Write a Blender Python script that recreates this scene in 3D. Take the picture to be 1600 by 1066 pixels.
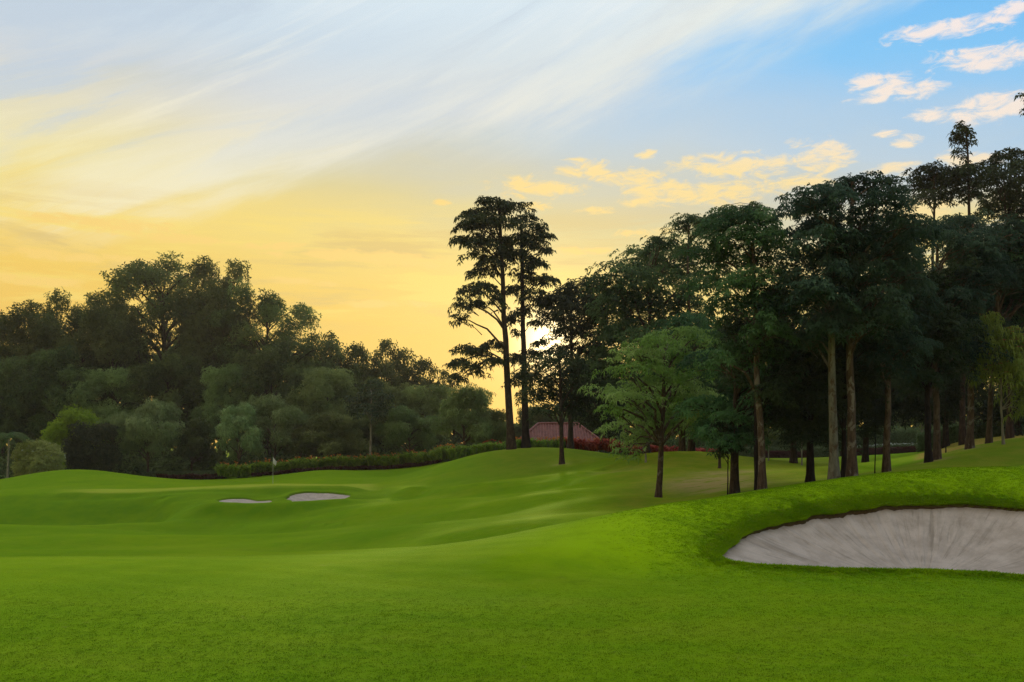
import bpy, math, random
import numpy as np
for o in list(bpy.data.objects):
    bpy.data.objects.remove(o)
rng = np.random.default_rng(7)
random.seed(7)
SC = bpy.context.scene
COL = SC.collection

# ------------------------------------------------------------------ camera
F = 1500.0          # focal length in units of a 1600 px wide picture
ZC = 2.5            # eye height, metres
HY = 700.0          # horizon row
cam_data = bpy.data.cameras.new("camera")
cam_data.sensor_width = 36.0
cam_data.lens = 36.0 * F / 1600.0
cam_data.shift_y = (HY - 533.0) / 1600.0
cam_data.clip_start = 0.1
cam_data.clip_end = 12000.0
cam = bpy.data.objects.new("camera", cam_data)
cam.location = (0.0, 0.0, ZC)
cam.rotation_euler = (math.radians(90), 0.0, 0.0)
COL.objects.link(cam)
SC.camera = cam

def lin(r, g, b):
    def c(v):
        v /= 255.0
        return v / 12.92 if v <= 0.04045 else ((v + 0.055) / 1.055) ** 2.4
    return (c(r), c(g), c(b), 1.0)

# ------------------------------------------------------------------ exposure
SC.view_settings.view_transform = 'Standard'
SC.view_settings.look = 'None'
SC.view_settings.gamma = 1.0
SC.view_settings.use_curve_mapping = False
SC.view_settings.exposure = 0.0
SC.cycles.use_denoising = True
SC.cycles.denoiser = 'OPENIMAGEDENOISE'
SC.cycles.denoising_prefilter = 'NONE'
SC.cycles.denoising_input_passes = 'RGB_ALBEDO_NORMAL'
SC.cycles.max_bounces = 7
SC.cycles.diffuse_bounces = 3
SC.cycles.transmission_bounces = 4
SC.cycles.volume_bounces = 0
SC.cycles.sample_clamp_indirect = 4.0

# ------------------------------------------------------------------ world
SUN_AZ = math.atan((858 - 800) / F)                 # right of straight ahead
SUN_EL = math.atan((HY - 532) / F)
SUN_DIR = (math.sin(SUN_AZ) * math.cos(SUN_EL), math.cos(SUN_AZ) * math.cos(SUN_EL), math.sin(SUN_EL))
world = bpy.data.worlds.new("World")
SC.world = world
world.use_nodes = True
wt = world.node_tree
wt.nodes.clear()

class NG:
    """small helper to write node math"""
    def __init__(s, tree): s.t = tree
    def n(s, kind, **kw):
        nd = s.t.nodes.new(kind)
        for k, v in kw.items(): setattr(nd, k, v)
        return nd
    def link(s, a, b): s.t.links.new(a, b)
    def put(s, sock, v):
        if hasattr(v, 'is_output'): s.link(v, sock)
        elif v is not None: sock.default_value = v
    def m(s, op, a, b=None, c=None, clamp=False):
        nd = s.n('ShaderNodeMath', operation=op, use_clamp=clamp)
        for i, v in enumerate((a, b, c)):
            if v is not None: s.put(nd.inputs[i], v)
        return nd.outputs[0]
    def ss(s, v, e0, e1):
        nd = s.n('ShaderNodeMapRange', interpolation_type='SMOOTHSTEP')
        s.put(nd.inputs['Value'], v); s.put(nd.inputs['From Min'], e0); s.put(nd.inputs['From Max'], e1)
        return nd.outputs[0]
    def mix(s, f, a, b, blend='MIX'):
        nd = s.n('ShaderNodeMix', data_type='RGBA', blend_type=blend)
        s.put(nd.inputs[0], f); s.put(nd.inputs[6], a); s.put(nd.inputs[7], b)
        return nd.outputs[2]
    def ramp(s, f, stops, interp='LINEAR'):
        nd = s.n('ShaderNodeValToRGB')
        nd.color_ramp.interpolation = interp
        el = nd.color_ramp.elements
        while len(el) < len(stops): el.new(0.5)
        for e, (p, c) in zip(el, stops):
            e.position = p; e.color = c
        s.put(nd.inputs[0], f)
        return nd.outputs[0]
    def noise(s, vec, scale, detail=4, rough=0.5, dist=0.0):
        nd = s.n('ShaderNodeTexNoise')
        nd.inputs['Scale'].default_value = scale; nd.inputs['Detail'].default_value = detail
        nd.inputs['Roughness'].default_value = rough; nd.inputs['Distortion'].default_value = dist
        if vec is not None: s.link(vec, nd.inputs['Vector'])
        return nd.outputs[0]
    def xyz(s, x, y, z=0.0):
        nd = s.n('ShaderNodeCombineXYZ')
        s.put(nd.inputs[0], x); s.put(nd.inputs[1], y); s.put(nd.inputs[2], z)
        return nd.outputs[0]

def azel(px, py):
    az = math.atan((px - 800) / F)
    return math.degrees(az), math.degrees(math.atan((HY - py) / F * math.cos(az)))

g = NG(wt)
tc = g.n('ShaderNodeTexCoord')
sep = g.n('ShaderNodeSeparateXYZ'); g.link(tc.outputs['Generated'], sep.inputs[0])
dx, dy, dz = sep.outputs
AZ = g.m('MULTIPLY', g.m('ARCTAN2', dx, dy), 57.2958)       # degrees, 0 ahead, + right
EL = g.m('MULTIPLY', g.m('ARCSINE', dz), 57.2958)
# the azimuth's pull on colour is limited so the sky behind goes on evenly
hyp = g.m('SQRT', g.m('MULTIPLY_ADD', dx, dx, g.m('MULTIPLY_ADD', dy, dy, 1e-6)))
AZc = g.m('MULTIPLY', g.m('DIVIDE', dx, hyp), 57.2958)
n1 = g.noise(g.xyz(g.m('MULTIPLY', AZ, 0.035), g.m('MULTIPLY', EL, 0.16)), 1.6, 6, 0.55, 0.6)
n1c = g.m('SUBTRACT', n1, 0.5)
# streaks that climb to the right
sU = g.m('ADD', g.m('MULTIPLY', AZ, 0.9), g.m('MULTIPLY', EL, 0.45))
sV = g.m('SUBTRACT', g.m('MULTIPLY', EL, 0.9), g.m('MULTIPLY', AZ, 0.38))
n2 = g.noise(g.xyz(g.m('MULTIPLY', sU, 0.03), g.m('MULTIPLY', sV, 0.22)), 1.5, 7, 0.6, 0.4)
n2c = g.m('SUBTRACT', n2, 0.5)
# clear sky: warm near the sun, blue high and to the right
tcl = g.m('MULTIPLY', g.m('ADD', g.m('ADD', EL, g.m('MULTIPLY', AZc, 0.16)), g.m('MULTIPLY', n1c, 4.0)), 1 / 40.0, clamp=True)
clear = g.ramp(tcl, [(0.0, lin(248, 198, 88)), (0.15, lin(251, 210, 96)), (0.27, lin(248, 221, 126)),
                     (0.34, lin(226, 212, 154)), (0.41, lin(206, 208, 194)), (0.475, lin(192, 212, 226)), (0.53, lin(176, 209, 236)),
                     (0.575, lin(150, 205, 247)), (0.61, lin(132, 202, 251)), (0.72, lin(110, 190, 250)), (1.0, lin(110, 176, 238))])
# thin high veil, cream low on the left, white and pale blue higher up
tve = g.m('MULTIPLY', g.m('ADD', g.m('ADD', EL, g.m('MULTIPLY', AZc, 0.05)), g.m('MULTIPLY', n2c, 2.8)), 1 / 40.0, clamp=True)
veil = g.ramp(tve, [(0.0, lin(250, 214, 108)), (0.20, lin(251, 221, 116)), (0.29, lin(252, 231, 140)),
                    (0.36, lin(243, 231, 174)), (0.42, lin(232, 226, 200)), (0.475, lin(216, 221, 224)),
                    (0.55, lin(211, 226, 237)), (0.64, lin(226, 240, 247)), (0.80, lin(232, 239, 242)), (1.0, lin(236, 236, 232))])
# lower edge of the veil (elevation against azimuth)
edge_pts = [(-300, 395), (100, 372), (300, 352), (420, 326), (560, 290), (700, 252), (800, 236), (950, 200), (1060, 150), (1200, 92), (1330, 40), (1420, -10), (1600, -120)]
fc = g.n('ShaderNodeFloatCurve')
cv = fc.mapping.curves[0]
pts = []
for px, py in edge_pts:
    a, e = azel(px, py)
    pts.append(((57.2958 * math.sin(math.radians(a)) + 60) / 120.0, e / 50.0))
cv.points[0].location = (0.0, pts[0][1]); cv.points[1].location = (1.0, 0.80)
for p in pts: cv.points.new(*p)
fc.mapping.update()
g.link(g.m('DIVIDE', g.m('ADD', AZc, 60.0), 120.0), fc.inputs['Value'])
edge = g.m('MULTIPLY', fc.outputs[0], 50.0)
dist = g.m('ADD', g.m('SUBTRACT', EL, edge), g.m('MULTIPLY', n2c, 4.0))
vm = g.ss(dist, -1.2, 4.2)
# thinner patches inside the veil
thin = g.m('SUBTRACT', 1.0, g.m('MULTIPLY', g.ss(n2, 0.44, 0.28), 0.4))
vm = g.m('MULTIPLY', g.m('MULTIPLY', vm, thin), 0.95)
sky = g.mix(vm, clear, veil)
# grey-blue and cream streaks in the veil
st1 = g.noise(g.xyz(g.m('MULTIPLY', sU, 0.018), g.m('MULTIPLY', sV, 0.13)), 2.2, 7, 0.62, 0.8)
sky = g.mix(g.m('MULTIPLY', g.m('MULTIPLY', g.ss(st1, 0.52, 0.36), g.ss(EL, 13.0, 19.0)), g.m('MULTIPLY', vm, 0.75)), sky, lin(196, 212, 228))
sky = g.mix(g.m('MULTIPLY', g.m('MULTIPLY', g.ss(st1, 0.52, 0.68), vm), 0.6), sky, g.ramp(tve, [(0.0, lin(255, 226, 120)), (0.32, lin(255, 240, 170)), (0.45, lin(248, 243, 222)), (0.6, lin(238, 246, 249)), (1.0, lin(240, 244, 244))]))
# brighter fibres along the veil's lower edge
fib = g.m('MULTIPLY', g.m('MULTIPLY', g.ss(dist, -0.8, 1.8), g.ss(dist, 8.5, 2.0)), g.ss(n2, 0.34, 0.66))
sky = g.mix(g.m('MULTIPLY', fib, 0.55), sky, lin(253, 248, 226))
# low khaki and gold bands
n3 = g.noise(g.xyz(g.m('MULTIPLY', AZ, 0.05), g.m('MULTIPLY', EL, 0.45)), 1.3, 6, 0.6, 0.3)
lowm = g.m('MULTIPLY', g.ss(EL, 6.0, 9.0), g.ss(EL, 15.0, 11.5))
sky = g.mix(g.m('MULTIPLY', g.m('MULTIPLY', lowm, g.ss(n3, 0.50, 0.64)), 0.7), sky, lin(226, 196, 122))
sky = g.mix(g.m('MULTIPLY', g.m('MULTIPLY', lowm, g.ss(n3, 0.48, 0.36)), 0.8), sky, lin(255, 226, 118))
# grey tint on the upper left of the veil
# small puffs of low cloud
puffs = [(840, 293, 80, 16), (915, 266, 55, 15), (990, 278, 60, 15), (1040, 296, 70, 20), (1130, 262, 95, 20), (1190, 262, 50, 16),
         (1120, 300, 90, 20), (1020, 313, 50, 10), (1290, 246, 45, 22), (1250, 224, 22, 8), (1012, 242, 18, 8), (930, 330, 32, 6),
         (1245, 288, 60, 16), (1400, 265, 45, 10), (1465, 48, 80, 13), (1540, 36, 40, 12), (1530, 92, 70, 18), (1585, 82, 40, 12),
         (1375, 135, 50, 18), (1430, 140, 45, 14), (1370, 155, 25, 8), (1540, 172, 65, 20), (1450, 180, 30, 10), (1420, 219, 22, 9),
         (1385, 210, 20, 6), (1520, 248, 50, 14), (1580, 14, 30, 8), (1440, 326, 60, 14), (540, 398, 130, 10), (430, 385, 60, 7),
         (640, 410, 80, 9), (840, 322, 30, 7), (690, 317, 15, 5), (1590, 160, 30, 14), (1000, 365, 60, 8), (910, 392, 60, 7), (120, 402, 130, 8), (40, 438, 100, 8), (270, 372, 110, 8), (600, 475, 90, 6), (480, 440, 70, 6), (160, 350, 120, 9)]
acc = None
for px, py, rx, ry in puffs:
    a, e = azel(px, py)
    ra = math.degrees(rx / F) * 1.08; re = math.degrees(ry / F) * 1.15
    u = g.m('MULTIPLY', g.m('SUBTRACT', AZ, a), 1 / ra)
    v = g.m('MULTIPLY', g.m('SUBTRACT', EL, e), 1 / re)
    q = g.m('SUBTRACT', 1.0, g.m('MULTIPLY_ADD', v, v, g.m('MULTIPLY', u, u)))
    acc = q if acc is None else g.m('MAXIMUM', acc, q)
acc = g.m('MAXIMUM', acc, -1.0)
npf = g.noise(g.xyz(g.m('MULTIPLY', AZ, 0.30), g.m('MULTIPLY', EL, 0.75)), 2.1, 8, 0.64, 0.5)
# a few puffs of the same kind elsewhere round the sky
away = g.ss(g.m('ABSOLUTE', AZ), 30.0, 42.0)
gen = g.noise(g.xyz(g.m('MULTIPLY', AZ, 0.06), g.m('MULTIPLY', EL, 0.16)), 1.2, 2, 0.5)
gacc = g.m('MULTIPLY', g.m('SUBTRACT', g.m('MULTIPLY', g.ss(gen, 0.55, 0.68), 2.0), 1.0), g.ss(EL, 70.0, 40.0))
acc = g.m('MAXIMUM', acc, g.m('SUBTRACT', g.m('MULTIPLY', g.m('ADD', gacc, 1.0), away), 1.0))
pm = g.ss(g.m('ADD', g.m('MULTIPLY', acc, 0.34), g.m('MULTIPLY_ADD', npf, 1.5, -0.25)), 0.51, 0.90)
tpf = g.m('MULTIPLY', g.m('ADD', EL, g.m('MULTIPLY', AZc, 0.22)), 1 / 40.0, clamp=True)
pcol = g.ramp(tpf, [(0.0, lin(255, 214, 112)), (0.33, lin(255, 220, 128)), (0.46, lin(255, 228, 162)), (0.56, lin(255, 238, 220)), (0.75, lin(253, 240, 240)), (1.0, lin(250, 245, 248))])
sky = g.mix(g.m('MULTIPLY', pm, 0.96), sky, pcol)
# glow of the low sun
dotn = g.n('ShaderNodeVectorMath', operation='DOT_PRODUCT')
g.link(tc.outputs['Generated'], dotn.inputs[0]); dotn.inputs[1].default_value = SUN_DIR
ang = g.m('MULTIPLY', g.m('ARCCOSINE', g.m('MINIMUM', dotn.outputs['Value'], 0.9999999)), 57.2958)
gl1 = g.m('MULTIPLY', g.m('EXPONENT', g.m('MULTIPLY', g.m('POWER', ang, 1.3), -0.75)), 3.0)
gl2 = g.m('MULTIPLY', g.m('EXPONENT', g.m('MULTIPLY', ang, -0.20)), 0.07)
glow = g.mix(1.0, g.xyz(gl1, g.m('MULTIPLY', gl1, 0.86), g.m('MULTIPLY', gl1, 0.55)), g.xyz(gl2, g.m('MULTIPLY', gl2, 0.72), g.m('MULTIPLY', gl2, 0.25)), 'ADD')
sky = g.mix(1.0, sky, glow, 'ADD')
# away from the sun the evening sky is dimmer
dim = g.m('SUBTRACT', 1.0, g.m('MULTIPLY', g.ss(ang, 36.0, 125.0), 0.38))
sky = g.mix(1.0, sky, g.xyz(dim, dim, dim), 'MULTIPLY')
# physical sky underneath
nish = g.n('ShaderNodeTexSky', sky_type='NISHITA', sun_disc=False)
nish.sun_elevation = SUN_EL; nish.sun_rotation = SUN_AZ
nish.dust_density = 1.5; nish.ozone_density = 2.0
BGS = 0.1
nis = g.mix(0.06, g.mix(1.0, sky, (1 / BGS, 1 / BGS, 1 / BGS, 1.0), 'MULTIPLY'), nish.outputs[0])
bg = g.n('ShaderNodeBackground'); bg.inputs['Strength'].default_value = BGS
g.link(nis, bg.inputs['Color'])
wo = g.n('ShaderNodeOutputWorld'); g.link(bg.outputs[0], wo.inputs['Surface'])
world.cycles.sampling_method = 'MANUAL'
world.cycles.sample_map_resolution = 1024

# ------------------------------------------------------------------ sun
sun_data = bpy.data.lights.new("sun", 'SUN')
sun_data.energy = 2.0
sun_data.angle = math.radians(3.0)
sun_data.color = (1.0, 0.78, 0.48)
sun = bpy.data.objects.new("sun", sun_data)
from mathutils import Vector, Matrix
sun.rotation_euler = Vector(SUN_DIR).to_track_quat('Z', 'Y').to_euler()
sun.location = (20, 400, 60)
COL.objects.link(sun)

# ------------------------------------------------------------------ helpers
def P(px, py, Y):
    return np.array([(px - 800) / F * Y, Y, ZC + (HY - py) / F * Y])

def mesh_np(name, V, Q, smooth=True, face_attr=None, vert_attr=None, mat=None, mat_idx=None):
    """mesh from numpy vertices and faces (n,3) or (n,4)"""
    me = bpy.data.meshes.new(name)
    V = np.ascontiguousarray(V, dtype=np.float32); Q = np.ascontiguousarray(Q, dtype=np.int32)
    k = Q.shape[1]
    me.vertices.add(len(V)); me.vertices.foreach_set('co', V.ravel())
    me.loops.add(Q.size); me.loops.foreach_set('vertex_index', Q.ravel())
    me.polygons.add(len(Q)); me.polygons.foreach_set('loop_start', np.arange(0, Q.size, k, dtype=np.int32))
    me.polygons.foreach_set('use_smooth', np.full(len(Q), smooth, dtype=bool))
    if mat_idx is not None: me.polygons.foreach_set('material_index', np.asarray(mat_idx, dtype=np.int32))
    for nm, arr in (face_attr or {}).items():
        a = me.attributes.new(nm, 'FLOAT', 'FACE'); a.data.foreach_set('value', np.asarray(arr, dtype=np.float32))
    for nm, arr in (vert_attr or {}).items():
        a = me.attributes.new(nm, 'FLOAT', 'POINT'); a.data.foreach_set('value', np.asarray(arr, dtype=np.float32))
    me.update(calc_edges=True)
    for m_ in (mat if isinstance(mat, (list, tuple)) else [mat]):
        if m_ is not None: me.materials.append(m_)
    return me

def link(name, data, parent=None, **props):
    o = bpy.data.objects.new(name, data)
    COL.objects.link(o)
    if parent is not None: o.parent = parent
    for k, v in props.items():
        if v is not None: o[k] = v
    return o

def norm(v):
    return v / np.maximum(np.linalg.norm(v, axis=-1, keepdims=True), 1e-9)

def join(parts):
    Vs, Qs, off = [], [], 0
    for V, Q in parts:
        Vs.append(V); Qs.append(Q + off); off += len(V)
    return np.concatenate(Vs), np.concatenate(Qs)

def tube(path, rad, sides=7, wob=0.0, r=None):
    path = np.asarray(path, float); n = len(path)
    T = norm(np.gradient(path, axis=0))
    ref = np.array([1.0, 0.15, 0.0]) if abs(T[0][2]) > 0.5 else np.array([0, 0, 1.0])
    U = norm(np.cross(T, ref)); W = np.cross(T, U)
    a = np.arange(sides) * 2 * np.pi / sides
    rad = np.asarray(rad, float)[:, None]
    if wob and r is not None: rad = rad * (1 + wob * r.standard_normal((n, sides)))
    V = path[:, None, :] + U[:, None, :] * (np.cos(a) * rad)[..., None] + W[:, None, :] * (np.sin(a) * rad)[..., None]
    i = np.arange(n - 1)[:, None] * sides; j = np.arange(sides)[None, :]; j2 = (j + 1) % sides
    Q = np.stack([i + j, i + j2, i + sides + j2, i + sides + j], -1).reshape(-1, 4)
    return V.reshape(-1, 3), Q

def rosettes(Pn, axis, L, k, w, droop, r, fold=0.1):
    """k kite-shaped leaves round each point"""
    n = len(Pn)
    axis = norm(axis)
    ref = norm(r.standard_normal((n, 3)))
    U = norm(np.cross(axis, ref)); W = np.cross(axis, U)
    th = (np.arange(k)[None, :] * 2 * np.pi / k + r.uniform(0, 6.28, (n, 1)) + r.normal(0, 0.25, (n, k)))
    out = U[:, None, :] * np.cos(th)[..., None] + W[:, None, :] * np.sin(th)[..., None]
    Ls = (L * r.uniform(0.65, 1.2, (n, k)))[..., None]
    A = axis[:, None, :]
    base = np.repeat(Pn[:, None, :], k, 1) + out * Ls * 0.06
    mid = base + out * Ls * 0.5 + A * Ls * fold
    tip = base + out * Ls + np.array([0, 0, -1.0]) * Ls * droop * r.uniform(0.4, 1.5, (n, k, 1))
    side = norm(np.cross(out, A + 0.35 * r.standard_normal((n, k, 3)))) * Ls * w
    V = np.stack([base, mid + side, tip, mid - side], 2).reshape(-1, 3)
    Q = np.arange(len(V)).reshape(-1, 4)
    return V, Q

# ------------------------------------------------------------------ terrain
bunkers_px = [
    dict(name='near', floor=-0.62, pts=[(1119, 875, 20.4), (1150, 883, 19.9), (1250, 890, 19.6), (1350, 893, 19.4), (1450, 895, 19.3), (1550, 900, 19.2), (1600, 904, 19.1),
              (1700, 905, 19.6), (1790, 890, 20.8), (1830, 868, 22.2), (1790, 838, 23.6), (1700, 812, 25.0), (1600, 794, 26.0), (1550, 790, 26.2), (1500, 788, 26.3), (1450, 788, 26.3),
              (1400, 790, 26.2), (1350, 795, 25.9), (1300, 802, 25.4), (1250, 812, 24.7), (1200, 823, 23.9), (1158, 839, 22.7), (1134, 856, 21.7)]),
    dict(name='small', floor=-1.05, pts=[(342, 780.5, 61), (350, 784, 59.4), (370, 786.5, 58.4), (398, 787.5, 58.3), (414, 785, 60.2), (402, 779.5, 63.0), (385, 776.5, 64.0), (360, 776, 63.6)]),
    dict(name='wide', floor=-1.0, pts=[(451, 772.5, 62), (456, 778, 60.0), (465, 784.5, 58.4), (490, 784, 58.6), (520, 778.5, 60.4), (549, 773.5, 62.6), (530, 769.5, 64.6), (500, 767.5, 65.0), (478, 767, 64.8), (460, 768.5, 63.6)]),
]
ctrl = []
def C(*t): ctrl.extend(t)
# near fairway, flat
for Y in (7.0, 9.0, 12.0, 15.0, 18.0):
    for px in (-350, 0, 300, 600, 850):
        C((px, HY + (ZC) * F / Y, Y))
for Y in (9.0, 12.0, 15.0):
    for px in (1100, 1350, 1600, 2000):
        C((px, HY + ZC * F / Y, Y))
C((1100, 893, 19.0), (1250, 906, 18.3), (1400, 910, 18.0), (1600, 915, 17.8), (1000, 890, 19.6), (1750, 915, 18.2))
# crest of the near ground
C((-350, 875, 21.4), (0, 875, 21.4), (150, 874, 21.6), (300, 875, 21.4), (450, 874, 21.5), (550, 872, 21.6), (700, 861, 21.8), (800, 845, 22.2), (900, 828, 22.8), (1000, 806, 23.8),
  (1100, 785, 25.4), (1200, 766, 27.4), (1300, 750, 29.2), (1400, 739, 30.6), (1500, 732.5, 31.6), (1600, 728, 32.0), (1750, 724, 32.2), (2000, 722, 32.2))
C((800, 868, 20.0), (900, 858, 20.5), (1000, 846, 21.2), (1060, 838, 21.8), (1100, 822, 22.8), (1180, 802, 24.5), (1250, 787, 25.5), (1350, 769, 26.6), (1450, 761, 27.0), (1550, 760, 27.1), (1650, 767, 27.0))
# falling away behind the crest, left and middle
C((-350, 874, 29), (0, 872, 30), (300, 870, 30), (500, 868, 29.5), (650, 862, 30), (-350, 848, 41), (0, 848, 41), (300, 847, 41), (500, 842, 41), (-350, 823, 53), (0, 822, 53), (200, 822, 53), (330, 823, 53), (450, 815, 52), (560, 806, 50),
  (-350, 826, 60.0), (0, 826, 60.0), (150, 825, 60), (250, 818, 59.5), (0, 800, 62.6), (150, 800, 62.6))
C((600, 845, 37), (600, 806, 49), (600, 783, 57), (600, 769, 64), (650, 850, 35), (700, 835, 36), (700, 800, 47), (700, 772, 57), (800, 838, 31), (800, 806, 41), (800, 776, 52), (800, 762, 57),
  (900, 820, 32), (900, 790, 41), (900, 766, 49), (900, 749, 56), (1000, 806, 33), (1000, 778, 43), (1000, 752, 51))
# green and the shoulder below it
C((-350, 775, 66), (0, 773, 66), (130, 770, 66.5), (250, 767, 67), (330, 766, 66.0), (430, 762.5, 66.2), (540, 761.5, 66.2), (590, 764, 67), (0, 768, 74), (200, 763, 75), (427, 757.5, 75), (550, 756, 75), (280, 786, 61.5), (320, 791, 56.5), (430, 792, 56), (432, 779, 61.5), (540, 785, 56.5), (432, 774, 64.6), (380, 768.5, 65.4), (570, 772, 63))
# mounds behind the green
C((-350, 760, 84), (0, 752, 83), (60, 739, 84), (110, 734, 84.5), (160, 736, 84.5), (220, 744.5, 84.5), (300, 752, 84.5), (360, 756, 84), (430, 749, 86), (500, 735.5, 88), (560, 738.5, 88), (610, 745, 86),
  (110, 752, 78), (500, 748, 81))
# mound of the paired trees
C((640, 744, 76), (700, 722.5, 77), (760, 707, 77.5), (800, 702, 77.5), (850, 700, 77.5), (920, 706, 77), (955, 717, 75), (700, 745, 69), (800, 728, 69), (880, 724, 67), (850, 745, 61))
# mound under the trees
C((840, 758, 57.5), (915, 735, 61), (971, 716, 63), (1027, 707, 64), (1102, 706, 64.5), (1159, 713, 64), (1215, 720, 63), (1280, 728, 60), (1060, 731, 57), (1060, 760, 48), (1028, 785, 44), (1140, 738, 53), (1140, 765, 43), (1150, 772, 39.5), (1195, 765, 35.5),
  (1080, 795, 36), (1267, 753, 38), (1305, 749, 35), (1330, 745, 35), (1385, 738, 37.5), (1240, 738, 48), (1350, 737, 46), (1350, 723, 64), (1350, 712, 93), (1430, 714, 70), (1430, 708, 96), (1250, 716, 90), (1240, 722, 75))
# right hand bank
C((1430, 731, 37), (1455, 721.5, 41), (1515, 702, 43.5), (1545, 693, 44.5), (1600, 684, 45.5), (1750, 670, 46), (2000, 665, 46), (1500, 733, 36), (1600, 729, 37), (1750, 724, 37), (1470, 706, 50), (1500, 697, 53), (1500, 691, 62), (1560, 688, 56), (1560, 685, 66), (1600, 681, 60), (1450, 709, 62), (1500, 690, 72), (1600, 682, 72), (1800, 678, 72), (1450, 704, 75))
# behind
C((0, 756, 100), (-350, 755, 100), (120, 752, 100), (300, 750, 98), (420, 744, 98), (500, 737.5, 98), (600, 734, 96), (680, 725, 94), (728, 716, 90), (800, 712, 92), (900, 713, 92), (860, 727, 104), (1000, 714, 82), (1100, 714, 84))
for Y in (118.0, 150.0):
    for px in (-350, 100, 450, 800, 1150, 1500, 2000):
        zz = 0.0 if px < 900 else 1.2
        C((px, HY + (ZC - zz) * F / Y, Y))
for b in bunkers_px: C(*b['pts'])
ctrl = np.array(ctrl, float)
cz = ZC + (HY - ctrl[:, 1]) / F * ctrl[:, 2]
def warp(px, Y):
    return np.stack([(np.asarray(px, float) - 800) / F * 2.6, np.log(np.asarray(Y, float)) * 2.4], -1)
cp = warp(ctrl[:, 0], ctrl[:, 2])
def tk(d2): return 0.5 * d2 * np.log(np.maximum(d2, 1e-12))
n_c = len(cp)
A_ = np.zeros((n_c + 3, n_c + 3))
A_[:n_c, :n_c] = tk(((cp[:, None] - cp[None]) ** 2).sum(-1)) + np.eye(n_c) * 2e-5
A_[:n_c, n_c:] = np.c_[np.ones(n_c), cp]; A_[n_c:, :n_c] = A_[:n_c, n_c:].T
sol = np.linalg.lstsq(A_, np.r_[cz, 0, 0, 0], rcond=None)[0]
def base_h(X, Y):
    X = np.asarray(X, float).ravel(); Y = np.asarray(Y, float).ravel()
    out = np.zeros(len(X))
    Yc = np.clip(Y, 7.0, 150.0)
    px = np.clip(800 + F * X / np.maximum(Y, 7.0), -350, 2000)
    for s in range(0, len(X), 40000):
        q = warp(px[s:s + 40000], Yc[s:s + 40000])
        d2 = ((q ** 2).sum(1)[:, None] + (cp ** 2).sum(1)[None] - 2 * q @ cp.T)
        out[s:s + 40000] = tk(np.maximum(d2, 0)) @ sol[:n_c] + sol[n_c] + q @ sol[n_c + 1:]
    near = np.clip((Y - 5.0) / 6.0, 0, 1); near = near * near * (3 - 2 * near)
    far = np.clip((Y - 120) / 120.0, 0, 1)
    out = out * near
    out = out * (1 - far) + 0.3 * far
    # gentle unevenness of the turf
    out += 0.010 * np.sin(X * 1.9 + 0.6 * np.sin(Y * 1.1)) * np.sin(Y * 1.3 + 0.8 * np.sin(X * 0.7)) + 0.006 * np.sin(X * 4.3 + Y * 2.1) * np.sin(Y * 3.7 - X)
    # swells of the fairway between the near crest and the green
    zone = np.clip((Y - 25) / 5, 0, 1) * np.clip((66 - Y) / 5, 0, 1) * np.clip((9.0 - X) / 4, 0, 1)
    out += zone * (0.13 * np.sin(Y * 0.55 + 0.22 * X + 0.9 * np.sin(X * 0.16)) + 0.07 * np.sin(Y * 1.05 - 0.30 * X + 1.7))
    # raised rim in front of the two far bunkers with a shallow swale outside it, and the sharp crest to their left
    for line, amp, w, inner in RIMS:
        P0 = np.array([[(q[0] - 800) / F * q[1], q[1]] for q in line])
        dm = np.full(len(X), 1e9); side = np.zeros(len(X))
        k = np.flatnonzero((Y > P0[:, 1].min() - 6) & (Y < P0[:, 1].max() + 6) & (X > P0[:, 0].min() - 6) & (X < P0[:, 0].max() + 6))
        if len(k) == 0: continue
        q = np.stack([X[k], Y[k]], -1); dk = np.full(len(k), 1e9); sk = np.zeros(len(k))
        for a0, a1 in zip(P0[:-1], P0[1:]):
            v = a1 - a0; t = np.clip(((q - a0) @ v) / (v @ v), 0, 1)
            e = q - (a0 + t[:, None] * v); d_ = np.hypot(e[:, 0], e[:, 1])
            cr = v[0] * e[:, 1] - v[1] * e[:, 0]
            m_ = d_ < dk; dk[m_] = d_[m_]; sk[m_] = np.sign(cr[m_])
        s_ = dk * sk                      # + on the far side of the line
        out[k] += amp * np.exp(-(s_ / w) ** 2) - amp * 0.9 * np.exp(-((s_ + inner * 1.9 * w) / w) ** 2)
    return out

RIMS = [([(262, 63.0), (285, 58.5), (330, 56.2), (430, 55.6), (530, 56.4), (590, 59.0), (640, 63.0)], 0.12, 0.75, 1.0),
        ([(-350, 53.0), (0, 53.0), (200, 53.0), (330, 52.4), (450, 50.5)], 0.16, 1.3, -1.0),
        ([(620, 66.0), (700, 60.5), (800, 58.0), (850, 57.0), (905, 59.0)], 0.14, 1.2, 1.0),
        ([(100, 66.2), (250, 66.6), (430, 66.6), (560, 66.8)], 0.08, 0.6, 1.0)]

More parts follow.
